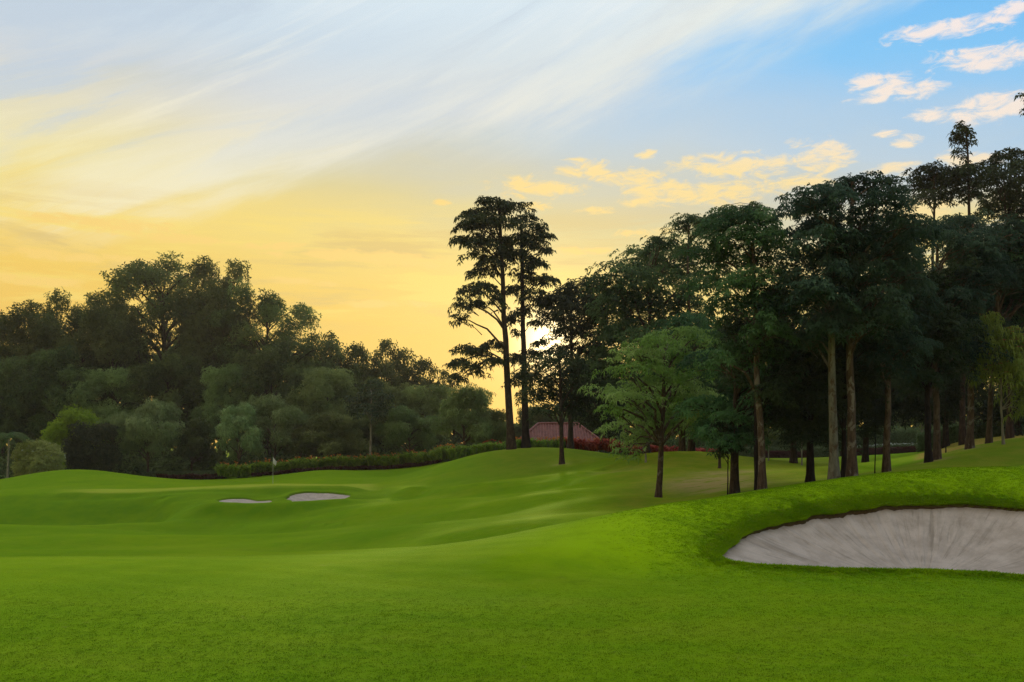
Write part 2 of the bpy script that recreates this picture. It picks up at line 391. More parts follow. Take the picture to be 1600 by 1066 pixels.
for b in bunkers_px:
    p = np.array([[(q[0] - 800) / F * q[2], q[2]] for q in b['pts']])
    c = p.mean(0); b['c'] = c
    a = np.arctan2(p[:, 1] - c[1], p[:, 0] - c[0]); r_ = np.hypot(p[:, 0] - c[0], p[:, 1] - c[1])
    o = np.argsort(a); a = a[o]; r_ = r_[o]
    # periodic smooth resample
    ag = np.linspace(-np.pi, np.pi, 361)
    rg = np.interp(ag, np.r_[a - 2 * np.pi, a, a + 2 * np.pi], np.r_[r_, r_, r_])
    ker = np.hanning(19); ker /= ker.sum()
    rg = np.convolve(np.r_[rg[-20:-1], rg, rg[1:20]], ker, 'same')[19:-19]
    wv = np.random.default_rng(3)
    for k in (9, 14, 23, 37): rg = rg * (1 + 0.0035 * np.sin(k * ag + wv.uniform(0, 6)))
    rg[-1] = rg[0]
    b['ag'] = ag; b['rg'] = rg
    b['lz'] = base_h(c[0] + rg * np.cos(ag), c[1] + rg * np.sin(ag))
    b['lz'][-1] = b['lz'][0]
def bunker_t(b, X, Y):
    a = np.arctan2(Y - b['c'][1], X - b['c'][0]); r_ = np.hypot(X - b['c'][0], Y - b['c'][1])
    rb = np.interp(a, b['ag'], b['rg']); lz = np.interp(a, b['ag'], b['lz'])
    return r_ / rb, (rb - r_), lz, a
def sand_z(b, t, lz, a):
    drop = 0.035 if b['name'] == 'near' else 0.08
    top = lz - drop
    g_ = np.clip(t, 0, 1.05) ** 1.9
    return b['floor'] + (top - b['floor']) * g_
def ground(X, Y):
    X = np.asarray(X, float); shp = X.shape
    X = X.ravel(); Y = np.asarray(Y, float).ravel()
    h = base_h(X, Y)
    for b in bunkers_px:
        t, d, lz, a = bunker_t(b, X, Y)
        w = 0.15 if b['name'] == 'near' else 0.25
        s = np.clip(d / w, 0, 1); s = s * s * (3 - 2 * s)
        zin = sand_z(b, t, lz, a) - 0.22
        # rim a touch rounded and swollen just outside
        if b['name'] == 'near':
            h = h + 0.05 * np.exp(-((d + 0.22) / 0.20) ** 2) * (d > -1.0)
        h = np.where(d > 0, h * (1 - s) + np.minimum(h, zin) * s, h)
    return h.reshape(shp)
def gz(x, y): return float(ground(np.array([x]), np.array([y]))[0])

rows = np.r_[np.linspace(-70, 4, 16), np.arange(5, 16, 0.3), np.arange(16, 18.8, 0.1), np.arange(18.8, 27, 0.05), np.arange(27, 30.5, 0.08), np.arange(30.5, 46, 0.3), np.arange(46, 57, 0.4), np.arange(57, 65, 0.12), np.arange(65, 112, 0.5), np.geomspace(113, 420, 28), np.geomspace(480, 6000, 10)]
us = np.r_[np.linspace(-2.2, -0.62, 22)[:-1], np.arange(-0.62, -0.31, 0.0045), np.arange(-0.31, -0.15, 0.0018), np.arange(-0.15, 0.14, 0.0045), np.arange(0.14, 0.60, 0.002), np.linspace(0.60, 2.2, 26)]
Wd = np.where(rows > 0, np.sqrt(rows ** 2 + 14.0 ** 2), 14.0 + np.abs(rows))
# in the working range the fan is close to straight lines from the eye
GX = us[None, :] * Wd[:, None]; GY = np.repeat(rows[:, None], len(us), 1)
GZ = ground(GX, GY)
nr, nc = GX.shape
ii = (np.arange(nr - 1)[:, None] * nc + np.arange(nc - 1)[None, :])
GQ = np.stack([ii, ii + 1, ii + nc + 1, ii + nc], -1).reshape(-1, 4)
GV = np.stack([GX, GY, GZ], -1).reshape(-1, 3)
# colour masks: differences of cut and cover, plus slope shade and bank light painted in
def smooth(e0, e1, x):
    t = np.clip((x - e0) / (e1 - e0), 0, 1); return t * t * (3 - 2 * t)
fx, fy = GV[:, 0], GV[:, 1]
fpx = 800 + F * fx / np.maximum(fy, 7)
edge_front = np.interp(fpx, [-400, 0, 130, 330, 430, 540, 600], [65.5, 65.8, 66.2, 66.4, 66.5, 66.6, 67])
m_green = smooth(-0.3, 0.3, fy - edge_front) * smooth(0.6, -0.6, fy - np.interp(fpx, [-400, 120, 300, 560, 600], [67.0, 69.0, 73.5, 74, 70])) * smooth(610, 560, fpx) * smooth(60, 170, fpx)
# rougher cut: banks under the trees, around the bunkers, behind the green
m_rough = smooth(900, 1010, fpx + 0 * fy) * smooth(29, 33, fy) * smooth(100, 90, fy)
m_lawn = smooth(1290, 1330, fpx) * smooth(1480, 1440, fpx) * smooth(41, 45, fy) * smooth(100, 96, fy)
m_rough = np.maximum(m_rough, 0.55 * smooth(690, 830, fpx) * smooth(58, 70, fy) * smooth(100, 90, fy)) * (1 - m_lawn)
def blob(px, Y, rx, ry):
    x = (px - 800) / F * Y
    return np.exp(-(((fx - x) / rx) ** 2 + ((fy - Y) / ry) ** 2))
m_dirt = np.clip(1.5 * blob(1110, 48.5, 2.0, 2.4) + 1.5 * blob(1150, 44, 1.6, 1.8) + 1.3 * blob(1140, 53, 1.8, 1.6) + 0.5 * blob(960, 58, 1.5, 1.3) + 0.35 * blob(1260, 40, 2.0, 1.2), 0, 1)
for _px, _Y in ((1028, 44), (1148, 40), (1191, 36), (1266, 38.5), (1304, 34.6), (1331, 34.9), (1385, 37.6), (1451, 41), (1464, 41.6), (1515, 43.8), (799, 77.6), (822, 78.2), (878, 66.5), (891, 79)):
    m_dirt = np.clip(m_dirt + 0.9 * blob(_px, _Y, 0.55, 0.55), 0, 1)
m_mulch = smooth(1422, 1440, fpx) * smooth(45, 46.5, fy) * smooth(73, 70, fy)
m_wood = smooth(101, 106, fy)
m_lip = np.zeros(len(fx)); m_fringe = np.zeros(len(fx))
for b in bunkers_px:
    t, d, lz, a = bunker_t(b, fx, fy)
    if b['name'] == 'near':
        m_lip = np.maximum(m_lip, smooth(-0.05, 0.04, d))
        m_fringe = np.maximum(m_fringe, smooth(-1.6, -0.6, d))
    else:
        m_lip = np.maximum(m_lip, smooth(0.05, 0.15, d))
        m_fringe = np.maximum(m_fringe, 0.8 * smooth(-2.6, -1.9, d))
_t, _d, _l, _a = bunker_t(bunkers_px[0], fx, fy)
m_bank_light = smooth(-7.0, -2.5, _d) * smooth(18.0, 21.0, fy)  # light on the bank, painted in as brighter turf
m_slope_shade = smooth(52.8, 53.6, fy) * smooth(0.2, -0.4, fy - edge_front) * smooth(620, 560, fpx) + smooth(80.5, 82, fy) * smooth(102, 96, fy) * smooth(640, 600, fpx) * 0.5  # shade of the slope below the green painted in; also darker behind it

# ------------------------------------------------------------------ materials
def new_mat(name):
    m_ = bpy.data.materials.new(name); m_.use_nodes = True
    m_.node_tree.nodes.clear()
    return m_, NG(m_.node_tree)
def principled(h, col, rough=0.8, spec=0.2, normal=None):
    b = h.n('ShaderNodeBsdfPrincipled')
    h.put(b.inputs['Base Color'], col); h.put(b.inputs['Roughness'], rough)
    b.inputs['Specular IOR Level'].default_value = spec
    if normal is not None: h.link(normal, b.inputs['Normal'])
    return b
def out(h, sh):
    o = h.n('ShaderNodeOutputMaterial'); h.link(sh, o.inputs['Surface'])
def bump(h, height, strength, dist):
    b = h.n('ShaderNodeBump'); b.inputs['Strength'].default_value = strength; b.inputs['Distance'].default_value = dist
    h.link(height, b.inputs['Height']); return b.outputs[0]
def attr(h, name):
    a = h.n('ShaderNodeAttribute'); a.attribute_name = name; return a.outputs['Fac']
def pos(h):
    return h.n('ShaderNodeNewGeometry').outputs['Position']
def scaled(h, vec, sx, sy, sz):
    mp = h.n('ShaderNodeMapping'); h.link(vec, mp.inputs['Vector']); mp.inputs['Scale'].default_value = (sx, sy, sz); return mp.outputs[0]
def add_sh(h, f, a, b):
    mx = h.n('ShaderNodeMixShader'); h.put(mx.inputs[0], f); h.link(a, mx.inputs[1]); h.link(b, mx.inputs[2]); return mx.outputs[0]

def grass_colour(h, ps):
    """fairway colour with the natural mottling of turf"""
    big = h.noise(scaled(h, ps, 1, 0.6, 1), 0.13, 5, 0.6)
    mid = h.noise(ps, 0.9, 5, 0.65)
    fine = h.noise(ps, 14.0, 4, 0.7)
    vfine = h.noise(ps, 70.0, 3, 0.7)
    big2 = h.noise(scaled(h, ps, 0.7, 1.2, 1), 0.055, 4, 0.55)
    c = h.mix(h.ss(big, 0.36, 0.64), (0.105, 0.235, 0.001, 1), (0.155, 0.270, 0.001, 1))
    c = h.mix(h.m('MULTIPLY', h.ss(mid, 0.42, 0.66), 0.45), c, (0.185, 0.285, 0.002, 1))
    c = h.mix(h.m('MULTIPLY', h.ss(mid, 0.50, 0.30), 0.35), c, (0.100, 0.225, 0.001, 1))
    c = h.mix(h.m('MULTIPLY', h.ss(fine, 0.50, 0.72), 0.2), c, (0.215, 0.290, 0.004, 1))
    c = h.mix(h.m('MULTIPLY', h.ss(fine, 0.46, 0.28), 0.2), c, (0.080, 0.150, 0.001, 1))
    c = h.mix(h.m('MULTIPLY', h.ss(vfine, 0.50, 0.30), 0.2), c, (0.090, 0.160, 0.003, 1))
    band = h.noise(scaled(h, ps, 0.10, 0.75, 1), 0.8, 5, 0.6, 0.3)
    c = h.mix(h.m('MULTIPLY', h.ss(band, 0.48, 0.66), 0.35), c, (0.220, 0.275, 0.012, 1))
    c = h.mix(h.m('MULTIPLY', h.ss(band, 0.46, 0.30), 0.4), c, (0.070, 0.170, 0.002, 1))
    c = h.mix(h.m('MULTIPLY', h.ss(big2, 0.54, 0.38), 0.55), c, (0.080, 0.200, 0.001, 1))
    mot = h.noise(scaled(h, ps, 0.6, 1.0, 1), 2.4, 7, 0.78)
    c = h.mix(h.m('MULTIPLY', h.ss(mot, 0.52, 0.70), 0.42), c, (0.235, 0.310, 0.020, 1))
    c = h.mix(h.m('MULTIPLY', h.ss(mot, 0.48, 0.32), 0.42), c, (0.062, 0.150, 0.001, 1))
    return c, mid, fine, vfine

m_turf, h = new_mat("turf")
ps = pos(h)
c, mid, fine, vfine = grass_colour(h, ps)
# worn, thatchy flecks
thatch = h.m('MULTIPLY', h.ss(h.noise(scaled(h, ps, 1, 0.55, 1), 2.6, 6, 0.75, 0.5), 0.60, 0.72), 0.45)
c = h.mix(thatch, c, (0.20, 0.185, 0.05, 1))
c = h.mix(h.m('MULTIPLY', attr(h, 'slope_shade'), 0.75), c, h.mix(h.ss(mid, 0.4, 0.6), (0.080, 0.185, 0.003, 1), (0.115, 0.215, 0.003, 1)))  # painted slope shade darkens the turf colour
c = h.mix(h.m('MULTIPLY', attr(h, 'bank'), h.m('MULTIPLY_ADD', h.ss(mid, 0.35, 0.6), 0.4, 0.6)), c, (0.310, 0.500, 0.002, 1))  # turf colour brightened to paint in the lit bank
c = h.mix(attr(h, 'rough'), c, h.mix(h.ss(mid, 0.40, 0.62), (0.115, 0.165, 0.008, 1), (0.185, 0.185, 0.018, 1)))
c = h.mix(h.m('MULTIPLY', attr(h, 'green'), 0.85), c, h.mix(h.ss(mid, 0.35, 0.65), (0.33, 0.40, 0.035, 1), (0.42, 0.42, 0.06, 1)))
c = h.mix(h.m('MULTIPLY', attr(h, 'fringe'), h.m('MULTIPLY', h.ss(h.noise(ps, 3.2, 6, 0.75), 0.36, 0.70), 0.8)), c, (0.105, 0.190, 0.004, 1))
dirtm = h.m('MULTIPLY', attr(h, 'dirt'), h.ss(h.noise(scaled(h, ps, 0.8, 1.6, 1), 1.1, 7, 0.7), 0.38, 0.52))
c = h.mix(dirtm, c, h.mix(fine, (0.27, 0.150, 0.080, 1), (0.42, 0.27, 0.16, 1)))
mulm = h.m('MULTIPLY', attr(h, 'mulch'), h.ss(h.noise(ps, 0.7, 5, 0.6), 0.32, 0.44))
c = h.mix(mulm, c, h.mix(h.ss(fine, 0.4, 0.6), (0.24, 0.085, 0.04, 1), (0.50, 0.22, 0.11, 1)))
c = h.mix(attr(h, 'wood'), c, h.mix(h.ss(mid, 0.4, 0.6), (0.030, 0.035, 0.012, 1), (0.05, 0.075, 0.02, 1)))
c = h.mix(attr(h, 'lip'), c, h.mix(fine, (0.045, 0.026, 0.012, 1), (0.120, 0.072, 0.036, 1)))
hh = h.m('ADD', h.m('MULTIPLY', vfine, 0.5), h.m('MULTIPLY', fine, 0.8))
b = principled(h, c, 0.95, 0.02, bump(h, hh, 0.4, 0.02))
b.inputs['Sheen Weight'].default_value = 0.55
b.inputs['Sheen Roughness'].default_value = 0.35
b.inputs['Sheen Tint'].default_value = (0.42, 0.70, 0.02, 1)
out(h, b.outputs[0])

m_blade, h = new_mat("grass_blade")
ps = pos(h)
c, mid, fine, vfine = grass_colour(h, ps)
oi = h.n('ShaderNodeObjectInfo').outputs['Random']
c = h.mix(h.m('MULTIPLY', h.ss(oi, 0.75, 1.0), 0.25), c, (0.32, 0.32, 0.03, 1))
c = h.mix(h.m('MULTIPLY', h.ss(oi, 0.35, 0.0), 0.25), c, (0.10, 0.21, 0.003, 1))
b = principled(h, c, 0.8, 0.05)
tr = h.n('ShaderNodeBsdfTranslucent'); h.link(c, tr.inputs['Color'])
out(h, add_sh(h, 0.5, b.outputs[0], tr.outputs[0]))

m_bank_lit_blade, h = new_mat("bank_lit_grass_blade")  # blades coloured brighter, with the bank's light painted in
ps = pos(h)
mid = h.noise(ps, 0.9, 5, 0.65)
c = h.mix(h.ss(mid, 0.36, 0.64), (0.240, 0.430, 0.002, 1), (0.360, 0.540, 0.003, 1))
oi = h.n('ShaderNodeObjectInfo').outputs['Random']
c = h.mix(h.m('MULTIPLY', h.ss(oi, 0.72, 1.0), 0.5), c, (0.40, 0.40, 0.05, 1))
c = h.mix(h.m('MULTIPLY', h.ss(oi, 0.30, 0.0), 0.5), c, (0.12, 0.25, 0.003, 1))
b = principled(h, c, 0.8, 0.05)
tr = h.n('ShaderNodeBsdfTranslucent'); h.link(c, tr.inputs['Color'])
out(h, add_sh(h, 0.55, b.outputs[0], tr.outputs[0]))

def leaf_mat(name, c1, c2, c3=None, trans=0.42, rough=0.6, spec=0.10, var=0.35):
    m_, h = new_mat(name)
    r1 = attr(h, 'rnd')
    c = h.mix(h.ss(r1, 0.1, 0.9), c1, c2)
    if c3 is not None: c = h.mix(h.ss(r1, 0.955, 0.985), c, c3)
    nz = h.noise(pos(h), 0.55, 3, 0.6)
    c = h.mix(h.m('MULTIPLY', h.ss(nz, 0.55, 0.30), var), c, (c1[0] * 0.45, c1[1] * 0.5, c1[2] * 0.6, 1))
    oi = h.n('ShaderNodeObjectInfo').outputs['Random']
    hs = h.n('ShaderNodeHueSaturation'); h.link(c, hs.inputs['Color'])
    h.link(h.m('MULTIPLY_ADD', oi, 0.05, 0.475), hs.inputs['Hue'])
    h.link(h.m('MULTIPLY_ADD', oi, 0.4, 0.8), hs.inputs['Value'])
    c = hs.outputs[0]
    b = principled(h, c, rough, spec)
    tr = h.n('ShaderNodeBsdfTranslucent'); h.link(c, tr.inputs['Color'])
    out(h, add_sh(h, trans, b.outputs[0], tr.outputs[0]))
    return m_
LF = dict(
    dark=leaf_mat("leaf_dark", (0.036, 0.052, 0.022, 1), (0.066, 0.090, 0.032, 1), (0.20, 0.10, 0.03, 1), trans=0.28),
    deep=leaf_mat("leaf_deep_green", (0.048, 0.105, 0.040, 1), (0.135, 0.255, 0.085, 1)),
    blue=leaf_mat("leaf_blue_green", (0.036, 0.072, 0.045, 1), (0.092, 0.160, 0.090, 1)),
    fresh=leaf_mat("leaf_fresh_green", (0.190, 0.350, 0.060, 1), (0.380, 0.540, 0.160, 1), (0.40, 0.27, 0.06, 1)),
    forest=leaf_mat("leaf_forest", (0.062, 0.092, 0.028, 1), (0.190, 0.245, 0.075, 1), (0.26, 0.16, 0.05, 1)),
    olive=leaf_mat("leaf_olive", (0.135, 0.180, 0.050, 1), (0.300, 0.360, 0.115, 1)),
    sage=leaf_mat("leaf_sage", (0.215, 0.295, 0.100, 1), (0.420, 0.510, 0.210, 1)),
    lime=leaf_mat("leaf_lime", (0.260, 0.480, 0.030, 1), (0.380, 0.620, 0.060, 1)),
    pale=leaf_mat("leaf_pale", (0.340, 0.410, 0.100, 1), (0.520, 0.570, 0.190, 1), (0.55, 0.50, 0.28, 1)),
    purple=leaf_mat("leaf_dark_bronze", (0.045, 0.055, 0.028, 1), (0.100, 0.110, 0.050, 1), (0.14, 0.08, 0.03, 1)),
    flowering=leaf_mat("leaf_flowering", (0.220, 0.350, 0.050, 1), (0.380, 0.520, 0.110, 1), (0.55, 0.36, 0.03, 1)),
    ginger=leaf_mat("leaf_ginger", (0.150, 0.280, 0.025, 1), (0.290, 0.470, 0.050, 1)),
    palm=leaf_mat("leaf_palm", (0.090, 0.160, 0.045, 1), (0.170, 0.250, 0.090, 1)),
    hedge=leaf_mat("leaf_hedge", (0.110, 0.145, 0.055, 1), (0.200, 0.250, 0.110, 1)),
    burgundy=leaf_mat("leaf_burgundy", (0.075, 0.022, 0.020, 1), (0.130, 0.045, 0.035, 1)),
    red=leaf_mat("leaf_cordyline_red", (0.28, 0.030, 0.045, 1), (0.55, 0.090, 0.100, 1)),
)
def flat_mat(name, col, rough=0.6, trans=0.0):
    m_, h = new_mat(name)
    nz = h.noise(pos(h), 9.0, 3, 0.6)
    c = h.mix(h.m('MULTIPLY', nz, 0.4), col, (col[0] * 0.6, col[1] * 0.6, col[2] * 0.6, 1))
    b = principled(h, c, rough, 0.3)
    if trans:
        tr = h.n('ShaderNodeBsdfTranslucent'); h.link(c, tr.inputs['Color'])
        out(h, add_sh(h, trans, b.outputs[0], tr.outputs[0]))
    else: out(h, b.outputs[0])
    return m_
m_orange = flat_mat("flower_orange", (0.75, 0.26, 0.05, 1), 0.6, 0.3)
m_redfl = flat_mat("flower_red", (0.60, 0.06, 0.05, 1), 0.6, 0.3)
m_white = flat_mat("flower_white", (0.62, 0.66, 0.58, 1), 0.6, 0.2)

def bark_mat(name, c1, c2, c3, blotch=0.5):
    m_, h = new_mat(name)
    tcn = h.n('ShaderNodeTexCoord'); ob = tcn.outputs['Object']
    n_a = h.noise(scaled(h, ob, 1, 1, 0.25), 9.0, 6, 0.7)
    n_b = h.noise(scaled(h, ob, 1, 1, 0.55), 3.4, 5, 0.65, 0.6)
    c = h.mix(h.ss(n_a, 0.35, 0.65), c1, c2)
    c = h.mix(h.m('MULTIPLY', h.ss(n_b, 0.52, 0.60), blotch), c, c3)
    hh = h.m('ADD', n_a, h.m('MULTIPLY', h.noise(scaled(h, ob, 1, 1, 0.2), 26.0, 4, 0.7), 0.5))
    b = principled(h, c, 0.9, 0.15, bump(h, hh, 0.8, 0.05))
    out(h, b.outputs[0]); return m_
BK = dict(
    dark=bark_mat("bark_dark", (0.030, 0.020, 0.014, 1), (0.070, 0.046, 0.030, 1), (0.12, 0.085, 0.06, 1), 0.5),
    black=bark_mat("bark_black", (0.012, 0.008, 0.007, 1), (0.030, 0.020, 0.016, 1), (0.055, 0.035, 0.028, 1), 0.4),
    brown=bark_mat("bark_brown", (0.060, 0.038, 0.024, 1), (0.130, 0.088, 0.058, 1), (0.21, 0.17, 0.12, 1), 0.6),
    grey=bark_mat("bark_grey", (0.110, 0.102, 0.076, 1), (0.205, 0.192, 0.145, 1), (0.085, 0.045, 0.026, 1), 0.75),
    mottled=bark_mat("bark_mottled", (0.058, 0.036, 0.024, 1), (0.125, 0.084, 0.056, 1), (0.27, 0.24, 0.19, 1), 0.7),
    pale=bark_mat("bark_pale", (0.22, 0.20, 0.15, 1), (0.34, 0.31, 0.24, 1), (0.12, 0.09, 0.06, 1), 0.6),
)

# sand
m_sand, h = new_mat("bunker_sand")
ps = pos(h)
rad = attr(h, 'ang'); tt = attr(h, 'tt')
# rake and wash lines running down the face, wandering a little
vec = h.xyz(h.m('MULTIPLY', rad, 5.0), h.m('MULTIPLY', tt, 0.9), 0.0)
st = h.noise(vec, 2.3, 7, 0.65, 0.5)
st2 = h.noise(h.xyz(h.m('MULTIPLY', rad, 19.0), h.m('MULTIPLY', tt, 1.6), 0.0), 2.0, 5, 0.6, 0.4)
gr = h.noise(ps, 60.0, 4, 0.75)
bl = h.noise(ps, 1.5, 5, 0.65)
c = h.mix(h.ss(bl, 0.35, 0.65), (0.480, 0.395, 0.325, 1), (0.620, 0.520, 0.440, 1))
c = h.mix(h.m('MULTIPLY', h.ss(st, 0.50, 0.74), 0.5), c, (0.195, 0.165, 0.125, 1))
c = h.mix(h.m('MULTIPLY', h.ss(st2, 0.52, 0.72), 0.42), c, (0.220, 0.190, 0.150, 1))
c = h.mix(h.m('MULTIPLY', h.ss(gr, 0.52, 0.72), 0.55), c, (0.230, 0.205, 0.175, 1))
c = h.mix(h.m('MULTIPLY', h.ss(tt, 0.90, 1.0), h.ss(h.noise(ps, 3.0, 5, 0.7), 0.35, 0.65)), c, (0.30, 0.22, 0.15, 1))
hh = h.m('ADD', h.m('MULTIPLY', st2, 0.6), h.m('ADD', h.m('MULTIPLY', gr, 0.25), h.m('MULTIPLY', st, 0.8)))
out(h, principled(h, c, 0.95, 0.1, bump(h, hh, 0.6, 0.05)).outputs[0])

# ------------------------------------------------------------------ ground objects
gm = mesh_np("ground", GV, GQ, True, vert_attr=dict(rough=m_rough, green=m_green, dirt=m_dirt, mulch=m_mulch, wood=m_wood, lip=m_lip, fringe=m_fringe, bank=m_bank_light, slope_shade=m_slope_shade), mat=m_turf)
link("ground", gm, kind="structure", label="rolling mown golf fairway with mounds and putting green")

def make_sand(b, label):
    na, nt = (300, 70) if b['name'] == 'near' else (90, 24)
    ag = np.linspace(-np.pi, np.pi, na, endpoint=False)
    tq = np.linspace(0.0, 1.0, nt)
    rb = np.interp(ag, b['ag'], b['rg']); lz = np.interp(ag, b['ag'], b['lz'])
    Tq, Ag = np.meshgrid(tq, ag, indexing='ij')
    R_ = Tq * (rb + 0.06)[None, :]
    X = b['c'][0] + R_ * np.cos(Ag); Y = b['c'][1] + R_ * np.sin(Ag)
    Z = sand_z(b, Tq, lz[None, :], Ag)
    r5 = np.random.default_rng(11)
    if b['name'] == 'near':   # shallow furrows down the face
        fur = sum(np.sin(k * Ag + r5.uniform(0, 6) + 0.5 * np.sin(3 * Tq + k)) * w for k, w in ((31, .010), (47, .012), (73, .010), (117, .008)))
        Z = Z + fur * np.clip(Tq * 1.4, 0, 1) * np.clip((1.02 - Tq) * 8, 0.25, 1)
    i = np.arange(nt - 1)[:, None] * na; j = np.arange(na)[None, :]; j2 = (j + 1) % na
    Q = np.stack([i + j, i + j2, i + na + j2, i + na + j], -1).reshape(-1, 4)
    V = np.stack([X, Y, Z], -1).reshape(-1, 3)
    me = mesh_np("sand", V, Q, True, vert_attr=dict(ang=Ag.ravel(), tt=Tq.ravel()), mat=m_sand)
    link("bunker_sand", me, kind="structure", label=label)
make_sand(bunkers_px[0], "large pale sand bunker cut into the near bank at right")
make_sand(bunkers_px[1], "smaller of the two far bunkers below the flag")
make_sand(bunkers_px[2], "wider of the two far bunkers, right of the flag")

# turf blades, instanced on points
def tuft_mesh(name, n, L, spread, lean, seed, w=0.0035, mat=None):
    r = np.random.default_rng(seed)
    a = r.uniform(0, 6.28, n); d = spread * np.sqrt(r.uniform(0, 1, n))
    base = np.stack([d * np.cos(a), d * np.sin(a), np.full(n, -0.006)], -1)
    ln = L * r.uniform(0.6, 1.25, n); la = r.uniform(0, 6.28, n); le = lean * r.uniform(0.3, 1.3, n)
    dirv = np.stack([np.cos(la) * np.sin(le), np.sin(la) * np.sin(le), np.cos(le)], -1)
    sd = np.stack([-np.sin(la + r.normal(0, .6, n)), np.cos(la), np.zeros(n)], -1) * w
    mid = base + dirv * (ln * 0.55)[:, None]
    tip = base + dirv * ln[:, None] + np.stack([np.cos(la), np.sin(la), -0.4 * np.ones(n)], -1) * (ln * 0.28)[:, None]
    V = np.stack([base - sd, base + sd, mid + sd * .7, tip], 1)
    V2 = np.stack([base - sd, mid + sd * .7, tip, mid - sd * .7], 1)
    V = np.concatenate([V, V2]).reshape(-1, 3)
    return mesh_np(name, V, np.arange(len(V)).reshape(-1, 4), False, mat=mat or m_blade)
def gn_scatter(name, pts, sizes, tuft, label):
    me = bpy.data.meshes.new(name)
    me.vertices.add(len(pts)); me.vertices.foreach_set('co', np.ascontiguousarray(pts, dtype=np.float32).ravel())
    a = me.attributes.new('size', 'FLOAT', 'POINT'); a.data.foreach_set('value', np.asarray(sizes, dtype=np.float32))
    me.materials.append(m_blade)
    o = link(name, me, kind="stuff", label=label, category="grass")
    src = bpy.data.objects.new("tuft_source", tuft)
    ng = bpy.data.node_groups.new(name + "_nodes", 'GeometryNodeTree')
    ng.interface.new_socket("Geometry", in_out='INPUT', socket_type='NodeSocketGeometry')
    ng.interface.new_socket("Geometry", in_out='OUTPUT', socket_type='NodeSocketGeometry')
    N = ng.nodes; Lk = ng.links
    gi = N.new('NodeGroupInput'); go = N.new('NodeGroupOutput')
    iop = N.new('GeometryNodeInstanceOnPoints')
    ob = N.new('GeometryNodeObjectInfo'); ob.inputs['Object'].default_value = src
    rv = N.new('FunctionNodeRandomValue'); rv.data_type = 'FLOAT_VECTOR'
    rv.inputs[0].default_value = (-0.18, -0.18, 0); rv.inputs[1].default_value = (0.18, 0.18, 6.28)
    na = N.new('GeometryNodeInputNamedAttribute'); na.data_type = 'FLOAT'; na.inputs['Name'].default_value = 'size'
    Lk.new(gi.outputs[0], iop.inputs['Points']); Lk.new(ob.outputs['Geometry'], iop.inputs['Instance'])
    Lk.new(rv.outputs[0], iop.inputs['Rotation']); Lk.new(na.outputs[0], iop.inputs['Scale'])
    Lk.new(iop.outputs[0], go.inputs[0])
    md = o.modifiers.new("scatter", 'NODES'); md.node_group = ng
    return o
def in_bunker(x, y, m=0.0):
    bad = np.zeros(len(x), bool)
    for b in bunkers_px:
        t, d, lz, a = bunker_t(b, x, y); bad |= d > m
    return bad
rg_ = np.random.default_rng(21)
# short cut over the near fairway
n_s = 170000
yy = 8.5 + (31 - 8.5) * rg_.uniform(0, 1, n_s) ** 1.15
xx = rg_.uniform(-0.62, 0.66, n_s) * (yy + 2)
k_ = ~in_bunker(xx, yy, 0.0)
xx, yy = xx[k_], yy[k_]
gn_scatter("fairway_grass", np.stack([xx, yy, ground(xx, yy)], -1), rg_.uniform(0.6, 1.2, len(xx)) * (1 - 0.75 * smooth(13, 21, yy) * smooth(6, 1, xx)), tuft_mesh("fairway_tuft", 14, 0.014, 0.10, 1.1, 1, 0.0035), "short mown grass over the near fairway")
# longer turf over the bank and round the near bunker
n_s = 110000
yy = rg_.uniform(17.0, 30.5, n_s); xx = rg_.uniform(1.5, 19.0, n_s)
b0 = bunkers_px[0]
t, d, lz, a = bunker_t(b0, xx, yy)
prob = smooth(-6.0, -1.5, d) * smooth(17.0, 20.5, yy + rg_.normal(0, 0.3, n_s)) * smooth(1.5, 6, xx)
k_ = (d < 0.0) & (rg_.uniform(0, 1, n_s) < prob)
xx, yy, dd = xx[k_], yy[k_], d[k_]
gn_scatter("bank_grass", np.stack([xx, yy, ground(xx, yy)], -1), rg_.uniform(0.5, 1.1, len(xx)) * (0.75 + 0.5 * np.exp(dd / 0.8)), tuft_mesh("bank_tuft", 12, 0.034, 0.08, 1.05, 2, 0.0045, m_bank_lit_blade), "longer grass on the bank round the near bunker")
# shaggy rim
n_s = 26000
aa = rg_.uniform(-np.pi, np.pi, n_s); off = rg_.exponential(0.12, n_s) - 0.05
rr = np.interp(aa, b0['ag'], b0['rg']) + off
xx = b0['c'][0] + rr * np.cos(aa); yy = b0['c'][1] + rr * np.sin(aa)
zz = np.where(off < 0.01, np.interp(aa, b0['ag'], b0['lz']) + 0.0, ground(xx, yy))
gn_scatter("bunker_rim_grass", np.stack([xx, yy, zz - 0.01], -1), rg_.uniform(0.6, 1.15, n_s), tuft_mesh("rim_tuft", 14, 0.095, 0.05, 1.0, 3, 0.005, m_bank_lit_blade), "shaggy grass hanging over the near bunker's rim")

# ------------------------------------------------------------------ trees
def empty(name, loc, label, cat, group=None):
    e = bpy.data.objects.new(name, None); e.empty_display_size = 0.5
    e.location = loc; COL.objects.link(e)
    e['label'] = label; e['category'] = cat
    if group: e['group'] = group
    return e

def trunk_path(p0, p1, r, n=9, wob=0.012):
    p0 = np.asarray(p0, float); p1 = np.asarray(p1, float)
    t = np.linspace(0, 1, n)[:, None]
    L = np.linalg.norm(p1 - p0)
    w = np.cumsum(r.normal(0, wob * L / 2.0, (n, 3)), 0) * np.array([1, 1, 0]) * (t * (1.15 - t)) * 1.6
    return p0 + (p1 - p0) * t + w

